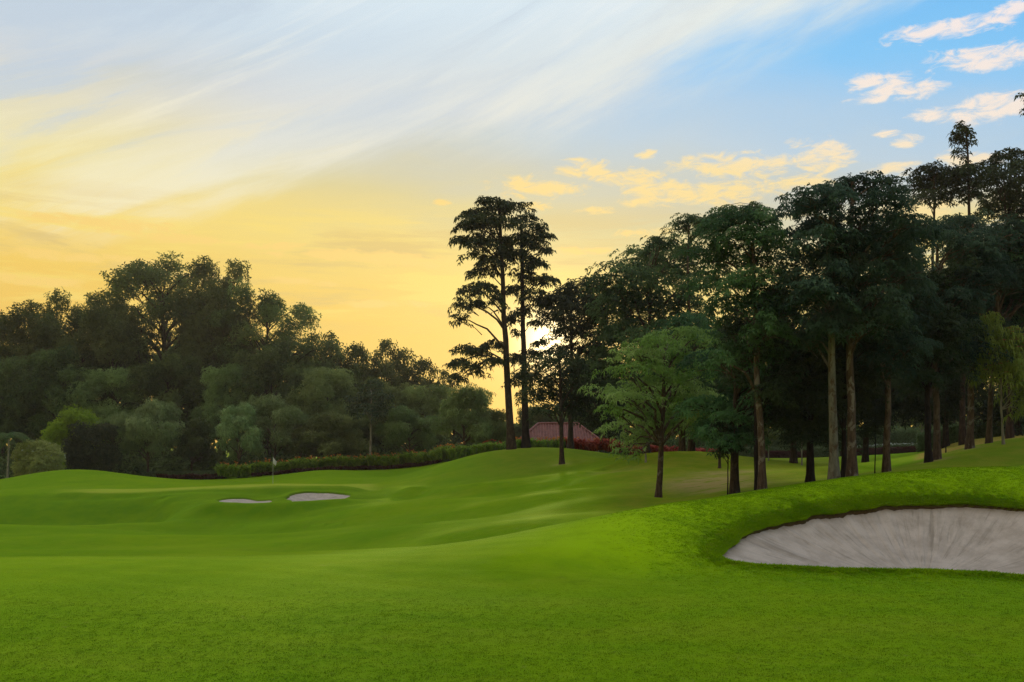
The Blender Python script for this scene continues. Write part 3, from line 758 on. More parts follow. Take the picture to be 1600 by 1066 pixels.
def limb(p0, p1, r0, r1, r, n=6, sag=0.18, sides=5):
    p0 = np.asarray(p0, float); p1 = np.asarray(p1, float)
    t = np.linspace(0, 1, n)[:, None]
    L = np.linalg.norm(p1 - p0)
    up = np.array([0, 0, 1.0]) * L * sag * np.sin(np.pi * t) + r.normal(0, 0.025 * L, (n, 3)) * np.sin(np.pi * t)
    return tube(p0 + (p1 - p0) * t + up, np.linspace(r0, r1, n), sides)

def wood_mesh(name, base_r, path, top_r, ends, r, bark, limb_r=0.35, twigs=None, flare=1.45, sides=10):
    """trunk with root flare plus limbs to the given ends"""
    n = len(path)
    t = np.linspace(0, 1, n)
    rad = base_r * (1 - t) + top_r * t
    fl = np.exp(-t * np.linalg.norm(path[-1] - path[0]) / (base_r * 2.2))
    rad = rad * (1 + (flare - 1) * fl)
    parts = [tube(path, rad, sides, 0.03, r)]
    zs = path[:, 2]
    for e in ends:
        e = np.asarray(e, float)
        hd = np.hypot(*(e[:2] - np.array([np.interp(e[2], zs, path[:, 0]), np.interp(e[2], zs, path[:, 1])])))
        za = min(max(e[2] - 0.55 * hd - 0.1, zs[0] + 0.35 * (zs[-1] - zs[0])), zs[-1] * 0.98)
        s = np.array([np.interp(za, zs, path[:, 0]), np.interp(za, zs, path[:, 1]), za])
        rr = np.interp(za, zs, rad)
        L_ = np.linalg.norm(e - s)
        lr = min(rr * 0.7, max(0.012, 0.020 * L_ + 0.012) * (limb_r / 0.35))
        parts.append(limb(s, e, lr, lr * 0.3, r))
        for tw in (twigs or {}).get(tuple(np.round(e, 4)), []):
            m_ = s + (e - s) * r.uniform(0.5, 0.95)
            parts.append(limb(m_, tw, lr * 0.35, lr * 0.12, r, 4, 0.1, 4))
    V, Q = join(parts)
    return mesh_np(name, V, Q, True, mat=bark)

def pad_points(c, rx, ry, rz, n, r, droop=0.25, solid=0.5):
    """points over a flattish leafy pad: domed top, drooping rim"""
    a = r.uniform(0, 2 * np.pi, n); q = np.sqrt(r.uniform(0, 1, n))
    ecc = 1 + 0.26 * np.sin(2 * a + r.uniform(0, 6)) + 0.20 * np.sin(3 * a + r.uniform(0, 6)) + 0.16 * np.sin(5 * a + r.uniform(0, 6))
    x = rx * q * ecc * np.cos(a); y = ry * q * ecc * np.sin(a)
    dome = rz * np.sqrt(np.maximum(1 - q * q, 0)) - droop * rz * q ** 3 * 1.6
    z = dome * 1.0 - r.uniform(0, 1, n) ** 1.5 * rz * (1.0 + solid)
    z += 0.25 * rz * np.sin(x / rx * 5 + r.uniform(0, 6)) * np.sin(y / ry * 5 + r.uniform(0, 6)) + x * r.normal(0, 0.14) + y * r.normal(0, 0.14)
    p = np.stack([x, y, z], -1) + np.asarray(c)
    axis = np.stack([x / rx * 0.5, y / ry * 0.5, np.ones(n)], -1) + r.normal(0, 0.28, (n, 3))
    return p, axis

def clump_points(c, R, n, r, flat=0.8):
    d = norm(r.standard_normal((n, 3)))
    rad = 1 - r.uniform(0, 1, n) ** 1.6 * 0.75
    lump = 1 + 0.16 * np.sin(d[:, 0] * 5 + c[0]) * np.sin(d[:, 1] * 5 + c[1]) + 0.14 * np.sin(d[:, 2] * 7 + c[2])
    p = d * (rad * lump * R)[:, None] * np.array([1, 1, flat])
    axis = d * 0.7 + np.array([0, 0, 0.4]) + r.normal(0, 0.75, (n, 3))
    return p + np.asarray(c), axis

def crown_mesh(name, P_, A_x, L, k, w, droop, r, mat, tone=None):
    V, Q = rosettes(P_, A_x, L, k, w, droop, r)
    rnd = np.repeat(r.uniform(0, 1, len(P_)), k) * 0.6 + r.uniform(0, 1, len(Q)) * 0.4
    if tone is not None: rnd = np.repeat(tone, k) * 0.62 + rnd * 0.38
    return mesh_np(name, V, Q, False, face_attr=dict(rnd=rnd), mat=mat)

def px_tree(name, label, base, pads, leaf, bark, br, L=None, k=6, dens=None, top=None, lean=(0, 0), depth=1.0, droop=0.35, group=None, seed=1, cat='tree', extra=None, w=0.17, top_r=0.3, wob=0.012, ysp=0.8, deep=1, yb=0.0, flat=1.0):
    """a tree whose leafy pads sit where (px,py,rx,ry) say at its own distance"""
    r = np.random.default_rng(seed)
    bx, Y = base
    X0 = (bx - 800) / F * Y; Z0 = gz(X0, Y)
    s = Y / F
    L = L or 7.2 * s
    dens = dens or 2.2 / (L * L)
    Ps, As, ends, tw, tones = [], [], [], {}, []
    allp = []
    cxm = np.mean([p_[0] for p_ in pads])
    hw = max(abs(p_[0] - cxm) + p_[2] for p_ in pads) * s       # half width of the crown
    for p_ in pads:
        px, py, rx, ry = p_[:4]
        dy = p_[4] if len(p_) > 4 else None
        for q in range(deep):
            yo = ((r.uniform(-1, 1) + yb) * hw * ysp if dy is None else dy)
            if q: yo = r.uniform(0.2, 1) * hw * ysp * 1.2
            Yp = Y + yo
            c = P(px + (r.normal(0, rx * 0.3) if q else 0), py + (r.normal(0, ry * .5) if q else 0), Yp) - np.array([X0, Y, Z0])
            sp = Yp / F
            rX, rZ = rx * sp, ry * sp * flat
            rY = rX * r.uniform(0.75, 1.05) * depth
            n = int(max(12, dens * np.pi * rX * rY * (0.7 + 0.9 * rZ / max(rX, 1e-3))))
            pp, ax = pad_points(c, rX, rY, rZ, n, r)
            Ps.append(pp); As.append(ax); tones.append(np.full(n, r.uniform(0, 1))); e = c - np.array([0, 0, rZ * 0.5]); ends.append(e)
            idx = r.integers(0, n, 6); tw[tuple(np.round(e, 4))] = [pp[i_] for i_ in idx]
    Ps = np.concatenate(Ps); As = np.concatenate(As)
    topz = (max(e[2] for e in ends)) if top is None else (ZC + (HY - top[1]) / F * Y - Z0)
    topx = (ends[int(np.argmax([e[2] for e in ends]))][0] * 0.5) if top is None else (top[0] - bx) * s
    path = trunk_path((0, 0, -0.15), (topx + lean[0], lean[1], topz), r, 12, wob)
    root = empty(name, (X0, Y, Z0), label, cat, group)
    link("trunk", wood_mesh("trunk", br * 0.88, path, br * top_r, ends, r, bark, twigs=tw), root)
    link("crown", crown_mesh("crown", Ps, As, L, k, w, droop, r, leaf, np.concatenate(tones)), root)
    if extra: extra(root, Ps, r, L)
    return root

def round_tree_data(seed, leaf, bark, rx, rz, trunk_h, br, L, nclump=26, k=4, lean=0.0, gaps=0.0, cl=(0.26, 0.42), lai=3.2, droop=0.3, w=0.22, low=-0.55):
    """broad-leaved tree: clumps on an ellipsoid; returns (trunk mesh, crown mesh), base at origin"""
    r = np.random.default_rng(seed)
    cs, Rs = [], []
    c0 = np.array([0, 0, trunk_h + rz])
    for i in range(nclump):
        for _ in range(60):
            d = norm(r.standard_normal(3)); d[2] = d[2]
            if d[2] < low: continue
            q = r.uniform(0.45, 0.92)
            c = c0 + d * np.array([rx, rx, rz]) * q
            R_ = rx * r.uniform(*cl)
            if gaps and any(np.linalg.norm(c - c2) < gaps * (R_ + R2) for c2, R2 in zip(cs, Rs)): continue
            cs.append(c); Rs.append(R_); break
    Ps, As, tw, ends, tones = [], [], {}, [], []
    leaf_a = L * L * w * 1.0 * k
    for c, R_ in zip(cs, Rs):
        n = int(lai * np.pi * R_ * R_ / leaf_a * 1.0)
        p, a = clump_points(c, R_, n, r)
        Ps.append(p); As.append(a); tones.append(np.full(n, r.uniform(0, 1))); e = c - np.array([0, 0, R_ * 0.3]); ends.append(e)
        tw[tuple(np.round(e, 4))] = [p[i_] for i_ in r.integers(0, n, 5)]
    path = trunk_path((0, 0, -0.2), (lean, 0, trunk_h + rz * 1.3), r, 12, 0.02)
    return (wood_mesh("trunk", br, path, br * 0.25, ends, r, bark, twigs=tw, limb_r=0.5),
            crown_mesh("crown", np.concatenate(Ps), np.concatenate(As), L, k, w, droop, r, leaf, np.concatenate(tones)))

def place(data, name, label, px, Y, top_py, half_px, ref, group=None, rot=None, leaf=None, cat='tree', base_py=None):
    """one tree of a kind, sized so that its top and half width are as given; ref = (height, half width) of the data"""
    X = (px - 800) / F * Y
    z0 = gz(X, Y) if base_py is None else ZC + (HY - base_py) / F * Y
    hgt = ZC + (HY - top_py) / F * Y - z0
    sz = hgt / ref[0]; sx = half_px * Y / F / ref[1]
    root = empty(name, (X, Y, z0 - 0.05), label, cat, group)
    root.scale = (sx, sx, sz)
    root.rotation_euler = (0, 0, rot if rot is not None else random.uniform(0, 6.28))
    a = link("trunk", data[0], root); b_ = link("crown", data[1], root)
    if leaf is not None:
        b_.material_slots[0].link = 'OBJECT'; b_.material_slots[0].material = leaf
    return root

# --- the wood on the left and behind the green --------------------------------
def ref_of(d):
    co = np.empty(len(d[1].vertices) * 3, np.float32); d[1].vertices.foreach_get('co', co); co = co.reshape(-1, 3)
    return (np.percentile(co[:, 2], 99.7), np.percentile(np.hypot(co[:, 0], co[:, 1]), 97))
big_open = round_tree_data(31, LF['forest'], BK['dark'], 7.0, 8.0, 7.5, 0.42, 0.36, 34, 4, gaps=0.55, cl=(0.17, 0.30), lai=2.5, low=-0.8, droop=0.1)
big_a = round_tree_data(32, LF['forest'], BK['dark'], 6.0, 6.5, 6.0, 0.36, 0.36, 34, 4, gaps=0.4, cl=(0.22, 0.36), lai=2.5, low=-0.8, droop=0.1)
big_b = round_tree_data(33, LF['forest'], BK['dark'], 5.5, 7.0, 5.0, 0.34, 0.36, 32, 4, gaps=0.4, cl=(0.22, 0.38), lai=3.0, low=-0.9, droop=0.1)
mid_a = round_tree_data(34, LF['olive'], BK['dark'], 4.5, 4.8, 2.2, 0.22, 0.30, 30, 4, cl=(0.26, 0.40), lai=3.0, low=-0.9, droop=0.15)
mid_b = round_tree_data(35, LF['olive'], BK['dark'], 4.2, 5.2, 1.8, 0.20, 0.30, 34, 4, cl=(0.22, 0.36), lai=3.0, low=-0.95, droop=0.15)
small_a = round_tree_data(36, LF['sage'], BK['brown'], 2.8, 2.9, 1.6, 0.13, 0.24, 28, 4, cl=(0.26, 0.42), lai=3.2, droop=0.6, w=0.17, low=-0.7)
small_b = round_tree_data(37, LF['sage'], BK['brown'], 2.8, 3.2, 1.2, 0.13, 0.24, 30, 4, cl=(0.24, 0.38), lai=3.2, droop=0.6, w=0.17, low=-0.8)
lacy = round_tree_data(38, LF['forest'], BK['dark'], 4.6, 4.2, 5.0, 0.24, 0.42, 30, 3, gaps=0.45, cl=(0.18, 0.30), lai=1.9, low=-0.6)
REF = {id(d): ref_of(d) for d in (big_open, big_a, big_b, mid_a, mid_b, small_a, small_b, lacy)}
def pl(d, label, px, Y, top, half, leaf=None, group='trees of the wood on the left', name='forest_tree', rot=None):
    return place(d, name, label, px, Y, top, half, REF[id(d)], group, rot, LF[leaf] if leaf else None)
B = 'tall trees at the back of the wood'
pl(big_a, "dark tall forest tree cut off by the left edge of the picture", -30, 122, 486, 75, group=B)
pl(big_b, "dark forest tree near the left edge, above the palm and the pale shrub", 45, 121, 474, 68, group=B)
pl(big_a, "dark forest tree with level top, above the bright lime green bush", 118, 123, 459, 66, group=B)
pl(big_b, "dark forest tree between the level-topped tree and the tallest open crown", 178, 119, 466, 56, group=B)
pl(big_open, "tallest tree of the left wood, open crown with sky showing through", 255, 126, 392, 100, group=B, rot=0.4)
pl(big_a, "tall forest tree on the right shoulder of the tallest open crown", 345, 123, 410, 70, group=B)
pl(big_open, "broad dark forest tree with gaps low in its crown, above the flag", 418, 121, 448, 82, group=B, rot=2.5)
pl(lacy, "thin-crowned tree stepping down right of the broad dark crown", 505, 124, 520, 55, group=B)
pl(lacy, "lacy-topped tree against the yellow sky, left of the slender pale trunk", 555, 126, 538, 52, group=B)
pl(lacy, "lacy-topped tree against the yellow sky, directly above the slender pale trunk", 605, 128, 532, 55, group=B)
pl(lacy, "lowest lacy-topped tree at the right end of the left wood", 662, 127, 562, 52, group=B)
M_ = 'middle storey trees of the wood'
pl(mid_a, "shadowed round tree in the middle storey at the far left edge", 5, 112, 556, 62, 'forest', M_)
pl(mid_b, "shadowed olive tree rising behind the lime green bush", 92, 113, 545, 62, 'forest', M_)
pl(mid_a, "dull green tree in the middle storey behind the grey-green tree", 180, 112, 575, 55, None, M_)
pl(mid_b, "dark tree in the middle storey below the tallest open crown", 262, 113, 548, 60, 'forest', M_)
pl(mid_a, "grey-green round crown standing out halfway up the dark wood", 345, 111, 572, 44, None, M_)
pl(mid_b, "dark tree in the middle storey behind the flag", 420, 113, 540, 60, 'forest', M_)
pl(mid_a, "wide hazy olive tree behind the orange-flowered hedge", 512, 108, 574, 62, None, M_)
pl(mid_b, "hazy olive tree just behind the slender pale trunk", 600, 110, 592, 52, None, M_)
pl(mid_a, "hazy dark green tree right of the slender pale trunk", 660, 106, 602, 50, None, M_)
S_ = 'smaller trees along the edge of the wood'
pl(small_a, "pale grey-green drooping tree right of the dark round bush", 232, 99, 627, 50, None, S_, 'garden_tree')
pl(small_b, "grey-green drooping tree left of the flag", 372, 99, 632, 38, None, S_, 'garden_tree')
pl(small_a, "pale green drooping tree directly behind the flag", 428, 101, 618, 46, None, S_, 'garden_tree')
pl(small_b, "low green tree with pale tips right of the flag behind the hedge", 520, 101, 646, 52, 'olive', S_, 'garden_tree')
pl(small_a, "dark green tree in the shade between flag and slender trunk", 470, 102, 655, 40, 'olive', S_, 'garden_tree')
pl(small_b, "dark low tree in shade left of the pale drooping pair", 300, 102, 655, 40, 'forest', S_, 'garden_tree')
pl(small_a, "layered dark green tree right of the slender trunk, over the hedge", 640, 98, 636, 48, 'olive', S_, 'garden_tree')
pl(small_b, "hazy green tree just left of the paired tall trees", 728, 95, 604, 50, 'olive', S_, 'garden_tree')
pl(small_a, "low green tree between the hedge end and the paired tall trees", 770, 97, 640, 40, 'olive', S_, 'garden_tree')
pl(small_b, "low dark tree seen between the paired trunks and the tiled roof", 838, 112, 636, 45, 'forest', S_, 'garden_tree')
pl(mid_a, "dark green tree standing just behind the tiled roof", 930, 116, 560, 60, 'forest', S_, 'garden_tree')

# slender tree with pale trunk
px_tree("slender_tree", "slender tree with pale bare trunk and dark layered top by the hedge", (578, 97),
        [(580, 602, 18, 8), (566, 628, 24, 9), (592, 622, 22, 8), (572, 640, 26, 8), (596, 640, 26, 8), (580, 618, 20, 8)],
        LF['dark'], BK['pale'], 0.20, top=(580, 622), seed=41, droop=0.5)

# shrubs at the left
def bush(name, label, px, Y, pads, leaf, L, k=5, dens=None, seed=1, cat='shrub', droop=0.3, flowers=None, w=0.2, bark=BK['dark']):
    r = np.random.default_rng(seed)
    X0 = (px - 800) / F * Y; Z0 = gz(X0, Y); s = Y / F
    Ps, As, ends = [], [], []
    for (qx, qy, R_) in pads:
        c = P(qx, qy, Y + r.uniform(-1, 1) * R_ * s * 0.5) - np.array([X0, Y, Z0])
        n = int((dens or 3.4) * np.pi * (R_ * s) ** 2 / (L * L * w * k))
        p, a = clump_points(c, R_ * s, n, r, 0.9)
        ok = p[:, 2] > -0.1
        Ps.append(p[ok]); As.append(a[ok]); ends.append(c)
    Ps = np.concatenate(Ps); As = np.concatenate(As)
    root = empty(name, (X0, Y, Z0), label, cat)
    path = trunk_path((0, 0, -0.1), (0, 0, max(e[2] for e in ends)), r, 7, 0.02)
    link("trunk", wood_mesh("trunk", 0.10, path, 0.03, ends, r, bark), root)
    link("crown", crown_mesh("crown", Ps, As, L, k, w, droop, r, leaf), root)
    if flowers is not None:
        out_i = r.choice(len(Ps), 160, replace=False)
        V, Q = rosettes(Ps[out_i] + norm(As[out_i]) * 0.12, As[out_i], 0.12, 5, 0.35, 0.1, r)
        link("flowers", mesh_np("flowers", V, Q, False, mat=flowers), root, kind='stuff')
    return root
def lobes(cx, cy, rx, ry, n, rr, seed):
    r = np.random.default_rng(seed); o_ = [(cx, cy, min(rx, ry) * 0.75)]
    for i in range(n):
        a = r.uniform(0, 6.28); q = r.uniform(0.45, 0.8)
        o_.append((cx + rx * q * math.cos(a), cy + ry * q * math.sin(a), rr * r.uniform(0.75, 1.25)))
    return o_
bush("round_bush", "bright lime green bush behind the dark round bush", 118, 98, lobes(115, 682, 46, 46, 22, 16, 1), LF['lime'], 0.22, seed=51)
bush("round_bush", "dark bronze round bush behind the left mound", 150, 95, lobes(150, 700, 48, 46, 22, 16, 2), LF['purple'], 0.20, seed=52)
bush("round_bush", "pale cream-tipped shrub between the palm and the dark round bush", 60, 92, lobes(62, 722, 46, 34, 26, 14, 3), LF['pale'], 0.19, seed=53, flowers=m_white)

# palm at the left edge
def palm():
    r = np.random.default_rng(61)
    Y = 91.0; px = 12; X0 = (px - 800) / F * Y; Z0 = gz(X0, Y)
    root = empty("palm_tree", (X0, Y, Z0), "small palm with slim pale stem and arching fronds at left edge", "palm")
    hgt = ZC + (HY - 686) / F * Y - Z0
    path = trunk_path((0, 0, -0.1), (0.1, 0, hgt), r, 9, 0.01)
    V, Q = tube(path, np.linspace(0.11, 0.08, 9), 9)
    link("trunk", mesh_np("trunk", V, Q, True, mat=BK['pale']), root)
    top = path[-1]
    for i in range(15):
        a = i * 2.4 + r.uniform(-.2, .2); el = r.uniform(0.2, 1.35); L = r.uniform(2.2, 2.9)
        t = np.linspace(0, 1, 14)
        d = np.array([math.cos(a), math.sin(a), 0])
        cen = top + d * (L * t * math.cos(el) + 0.35 * L * t ** 2)[:, None] + np.array([0, 0, 1]) * (L * (math.sin(el) * t - 0.9 * t ** 2.2))[:, None]
        parts = [tube(cen, np.linspace(0.025, 0.006, 14), 4)]
        T = norm(np.gradient(cen, axis=0)); S = norm(np.cross(T, [0, 0, 1.0]))
        lv = []
        for j in range(2, 14):
            for f in np.linspace(0, 1, 4)[:-1]:
                if j == 13 and f > 0: continue
                p0 = cen[j] * (1 - f) + cen[min(j + 1, 13)] * f
                for sg in (-1, 1):
                    ll = 0.62 * math.sin(math.pi * min(0.97, 0.12 + 0.85 * t[j])) * r.uniform(.85, 1.1) + 0.08
                    e = p0 + S[j] * sg * ll * 0.8 + T[j] * ll * 0.35 - np.array([0, 0, ll * 0.5])
                    m_ = (p0 + e) / 2 + np.array([0, 0, ll * 0.1])
                    lv += [p0, m_ + T[j] * 0.03, e, m_ - T[j] * 0.03]
        lv = np.array(lv); parts.append((lv, np.arange(len(lv)).reshape(-1, 4)))
        V, Q = join(parts)
        link("frond", mesh_np("frond", V, Q, False, face_attr=dict(rnd=r.uniform(0, 1, len(Q))), mat=LF['palm']), root)
palm()

# --- the paired tall trees on the mound ------------------------------------
twinA = [(772, 318, 34, 12), (745, 332, 26, 10), (800, 324, 30, 9), (765, 345, 44, 13), (735, 352, 26, 8), (722, 374, 20, 7), (748, 378, 32, 11), (775, 372, 30, 14),
         (742, 395, 20, 9), (765, 408, 28, 14), (788, 395, 26, 16), (752, 425, 22, 14), (735, 455, 26, 16), (722, 475, 18, 14), (718, 497, 15, 12), (760, 450, 24, 12), (745, 475, 18, 8), (776, 470, 18, 14),
         (728, 545, 22, 11), (712, 568, 16, 12), (745, 550, 20, 10), (735, 575, 24, 12), (768, 540, 24, 12), (770, 565, 22, 10), (716, 590, 16, 8)]
px_tree("tall_tree", "taller left tree of the pair on the mound, drooping low left branches", (799, 77.6), twinA, LF['dark'], BK['dark'], 0.36, L=0.36, k=6, top=(778, 320), seed=71, flat=0.62, dens=17, w=0.20, droop=0.5, group='paired tall trees on the mound', ysp=0.45, wob=0.008)
twinB = [(812, 345, 30, 10), (832, 360, 26, 9), (850, 372, 16, 6), (815, 372, 34, 13), (838, 385, 22, 9), (850, 392, 14, 6), (812, 400, 32, 14), (835, 412, 20, 10), (825, 432, 26, 12), (850, 436, 18, 8),
         (862, 437, 10, 6), (806, 452, 22, 11), (832, 460, 24, 10), (815, 488, 24, 10), (800, 500, 14, 8), (840, 505, 14, 7), (806, 520, 12, 8), (845, 535, 16, 7), (830, 552, 18, 8), (806, 560, 20, 10), (812, 590, 20, 9), (848, 470, 14, 8), (855, 550, 12, 6)]
px_tree("tall_tree", "shorter right tree of the pair on the mound", (822, 78.2), twinB, LF['dark'], BK['black'], 0.34, L=0.36, k=6, top=(815, 350), seed=72, flat=0.62, dens=17, w=0.20, droop=0.5, group='paired tall trees on the mound', ysp=0.45, wob=0.006)

# --- trees in the middle, in front of and beside the roof ------------------
px_tree("layered_tree", "small dark tree in front of the tiled roof, left of the flowerbed trunk", (878, 66.5),
        [(835, 575, 30, 12), (865, 560, 34, 12), (895, 572, 30, 12), (845, 595, 36, 13), (885, 592, 38, 13), (915, 600, 26, 10), (830, 618, 30, 11), (870, 618, 36, 12), (905, 622, 30, 11), (850, 640, 26, 8), (890, 640, 28, 8), (872, 548, 20, 9)],
        LF['dark'], BK['dark'], 0.20, seed=73, top=(873, 555), L=0.34)
px_tree("layered_tree", "dark flat-topped tree with a trunk standing right before the roof", (891, 79),
        [(885, 457, 45, 12), (925, 452, 45, 14), (865, 470, 34, 10), (905, 470, 50, 14), (945, 468, 40, 16), (868, 498, 30, 10), (900, 490, 46, 14), (940, 495, 40, 16), (880, 515, 30, 9), (915, 520, 44, 14), (950, 525, 34, 16), (895, 545, 30, 10), (935, 555, 40, 16), (905, 575, 30, 12), (945, 590, 34, 16), (925, 615, 30, 16), (955, 630, 30, 16), (930, 650, 28, 14), (952, 665, 22, 12)],
        LF['dark'], BK['dark'], 0.26, seed=74, top=(890, 462), L=0.40)
px_tree("layered_tree", "big dark tree behind the pale green layered tree, right of the roof", (1010, 74),
        [(975, 420, 40, 14), (1010, 405, 45, 14), (1050, 398, 45, 14), (1085, 400, 40, 16), (960, 445, 45, 16), (1005, 435, 55, 18), (1055, 430, 55, 18), (1095, 440, 40, 20), (970, 480, 50, 20), (1020, 475, 60, 22), (1075, 480, 50, 22), (965, 520, 45, 20), (1010, 520, 55, 22), (1060, 525, 50, 22), (955, 560, 40, 20), (1000, 565, 50, 22), (970, 600, 40, 20), (1030, 380, 22, 9), (1018, 390, 20, 7), (1022, 376, 14, 5)],
        LF['deep'], BK['brown'], 0.30, seed=75, top=(1015, 410), L=0.40)
px_tree("layered_tree", "flat umbrella-topped tree with bare upper stem above the dark mass", (1079, 72),
        [(1062, 352, 24, 7), (1085, 346, 30, 8), (1108, 350, 22, 9), (1052, 372, 12, 5), (1100, 362, 22, 8), (1120, 342, 30, 8), (1145, 335, 34, 9), (1180, 333, 30, 9), (1178, 318, 8, 4), (1186, 322, 7, 4), (1172, 326, 8, 4)],
        LF['deep'], BK['brown'], 0.20, seed=76, top=(1079, 352), L=0.34, ysp=0.3)
px_tree("layered_tree", "pale green layered tree standing alone on the slope by the bare earth", (1028, 44.0),
        [(1062, 520, 46, 9), (1025, 533, 40, 9), (1092, 532, 36, 9), (995, 552, 40, 10), (1050, 552, 54, 11), (1095, 556, 34, 10), (978, 578, 34, 10), (1030, 578, 54, 12), (1085, 580, 44, 11), (1010, 598, 46, 11), (1060, 600, 50, 11),
         (955, 612, 38, 10), (990, 620, 40, 10), (1040, 624, 50, 11), (1092, 618, 40, 10), (955, 640, 26, 9), (1000, 648, 42, 11), (1052, 650, 50, 11), (1098, 648, 36, 10), (965, 665, 26, 9), (1015, 672, 40, 10), (1065, 664, 42, 9), (985, 690, 26, 12), (970, 708, 16, 10), (992, 712, 16, 8), (1100, 672, 28, 9)],
        LF['fresh'], BK['mottled'], 0.17, seed=77, top=(1040, 530), L=0.22, dens=27, flat=0.85, k=6, droop=0.45, ysp=0.8)

# --- the right-hand stand of trees ------------------------------------------
RG = 'trees of the right-hand stand'
def fill(x0, x1, y0, y1, n, rx, ry, seed):
    r = np.random.default_rng(seed)
    cx, cy = (x0 + x1) / 2, (y0 + y1) / 2
    o_ = []
    for i in range(n):
        t = (i + r.uniform(0, 1)) / n
        hw = (x1 - x0) / 2 * (0.62 + 0.38 * math.sin(math.pi * min(1, 0.25 + t * 0.8)))
        o_.append((cx + r.uniform(-1, 1) * hw * 0.92, y0 + (y1 - y0) * t, rx * r.uniform(.7, 1.25), ry * r.uniform(.8, 1.25)))
    return o_
px_tree("layered_tree", "dark-trunked tree right of the pale green tree, beside a thin sapling", (1148, 40),
        fill(1080, 1225, 545, 690, 26, 34, 10, 1), LF['deep'], BK['dark'], 0.21, seed=81, top=(1150, 480), group=RG)
px_tree("layered_tree", "green leafy tree on a speckled brown trunk, second trunk close behind", (1191, 36),
        [(1115, 352, 34, 10), (1150, 342, 44, 12), (1190, 345, 40, 12), (1130, 372, 44, 14), (1175, 368, 48, 14), (1215, 372, 40, 14), (1110, 402, 40, 16), (1155, 400, 48, 16), (1205, 402, 44, 16), (1120, 438, 40, 18), (1170, 435, 46, 18), (1220, 440, 44, 18), (1130, 475, 38, 18), (1180, 472, 46, 18), (1230, 480, 40, 18), (1135, 515, 34, 18), (1160, 500, 34, 16), (1150, 545, 32, 16), (1200, 515, 42, 16), (1185, 548, 40, 14), (1120, 560, 26, 14)],
        LF['deep'], BK['mottled'], 0.17, seed=82, top=(1180, 350), group=RG, L=0.20)
px_tree("layered_tree", "thin black trunk just left of the speckled brown trunk", (1183, 37.5),
        fill(1130, 1260, 440, 620, 18, 34, 11, 2), LF['dark'], BK['black'], 0.11, seed=83, top=(1186, 460), group=RG)
px_tree("layered_tree", "black thick trunk standing alone between speckled and grey trunks", (1266, 38.5),
        fill(1200, 1340, 540, 690, 30, 36, 11, 3), LF['dark'], BK['black'], 0.19, seed=84, top=(1266, 560), group=RG)
px_tree("layered_tree", "tree on a smooth pale grey trunk with brown patches", (1304, 34.6),
        [(1255, 303, 30, 10), (1285, 298, 34, 10), (1240, 325, 34, 12), (1280, 325, 44, 14), (1320, 310, 30, 12)] + fill(1225, 1345, 345, 540, 24, 38, 13, 4),
        LF['blue'], BK['grey'], 0.20, seed=85, top=(1296, 310), group=RG, L=0.20)
px_tree("layered_tree", "tree on a thick brown flaking trunk beside the grey one", (1331, 34.9),
        [(1345, 280, 34, 9), (1310, 290, 30, 9), (1375, 288, 34, 10), (1405, 298, 18, 7), (1330, 305, 44, 12), (1375, 312, 44, 12), (1410, 318, 22, 8)] + fill(1290, 1425, 335, 520, 24, 38, 13, 5),
        LF['blue'], BK['mottled'], 0.20, seed=86, top=(1335, 285), group=RG, L=0.20)
px_tree("layered_tree", "thin black trunk between the grey and the brown flaking trunks", (1318, 37.0),
        fill(1270, 1370, 520, 640, 16, 34, 12, 6), LF['dark'], BK['black'], 0.13, seed=87, top=(1320, 540), group=RG)
px_tree("layered_tree", "tree on a single slim brown trunk right of the flaking trunk", (1385, 37.6),
        fill(1335, 1450, 355, 575, 24, 36, 12, 7), LF['blue'], BK['brown'], 0.165, seed=88, top=(1382, 380), group=RG, L=0.20)
px_tree("layered_tree", "tree on a straight black trunk at the foot of the right bank", (1451, 41.0),
        fill(1400, 1510, 420, 600, 20, 38, 12, 8), LF['dark'], BK['black'], 0.17, seed=89, top=(1452, 430), group=RG)
px_tree("layered_tree", "tree on a brown trunk touching the black one at the right bank", (1464, 41.6),
        fill(1420, 1550, 355, 560, 24, 38, 13, 9), LF['blue'], BK['brown'], 0.18, seed=90, yb=0.5, top=(1468, 380), group=RG)
px_tree("layered_tree", "tree on a scaly brown trunk at the edge of the mulch bed", (1515, 43.8),
        fill(1465, 1620, 345, 560, 30, 40, 13, 10), LF['blue'], BK['mottled'], 0.19, seed=91, yb=1.1, top=(1520, 350), group=RG, L=0.21)
px_tree("layered_tree", "tree on a plain grey trunk just left of the flowering tree", (1545, 45.0),
        fill(1540, 1680, 360, 520, 34, 40, 14, 11), LF['deep'], BK['brown'], 0.15, seed=92, yb=1.2, top=(1560, 380), group=RG)
px_tree("layered_tree", "tall flat-crowned tree on bare stems with sky showing under its crown", (1450, 58),
        [(1440, 272, 26, 9), (1465, 265, 30, 9), (1435, 292, 24, 12), (1462, 288, 34, 14), (1485, 280, 26, 12), (1448, 308, 26, 10), (1478, 308, 24, 10)],
        LF['dark'], BK['dark'], 0.17, seed=93, top=(1457, 275), group=RG, L=0.30, ysp=0.5)
px_tree("layered_tree", "tall tree with one leafy sprig rising alone above all the others", (1504, 58),
        [(1520, 265, 30, 9), (1500, 270, 28, 9), (1530, 285, 30, 12), (1500, 292, 30, 12), (1520, 305, 26, 9),
         (1502, 196, 11, 6), (1512, 208, 11, 5), (1492, 208, 9, 5), (1502, 216, 14, 6), (1491, 222, 10, 5), (1514, 222, 10, 5), (1500, 234, 10, 5), (1503, 244, 8, 5), (1506, 203, 9, 5)],
        LF['dark'], BK['dark'], 0.20, seed=94, top=(1502, 200), group=RG, L=0.30, ysp=0.25, top_r=0.25)
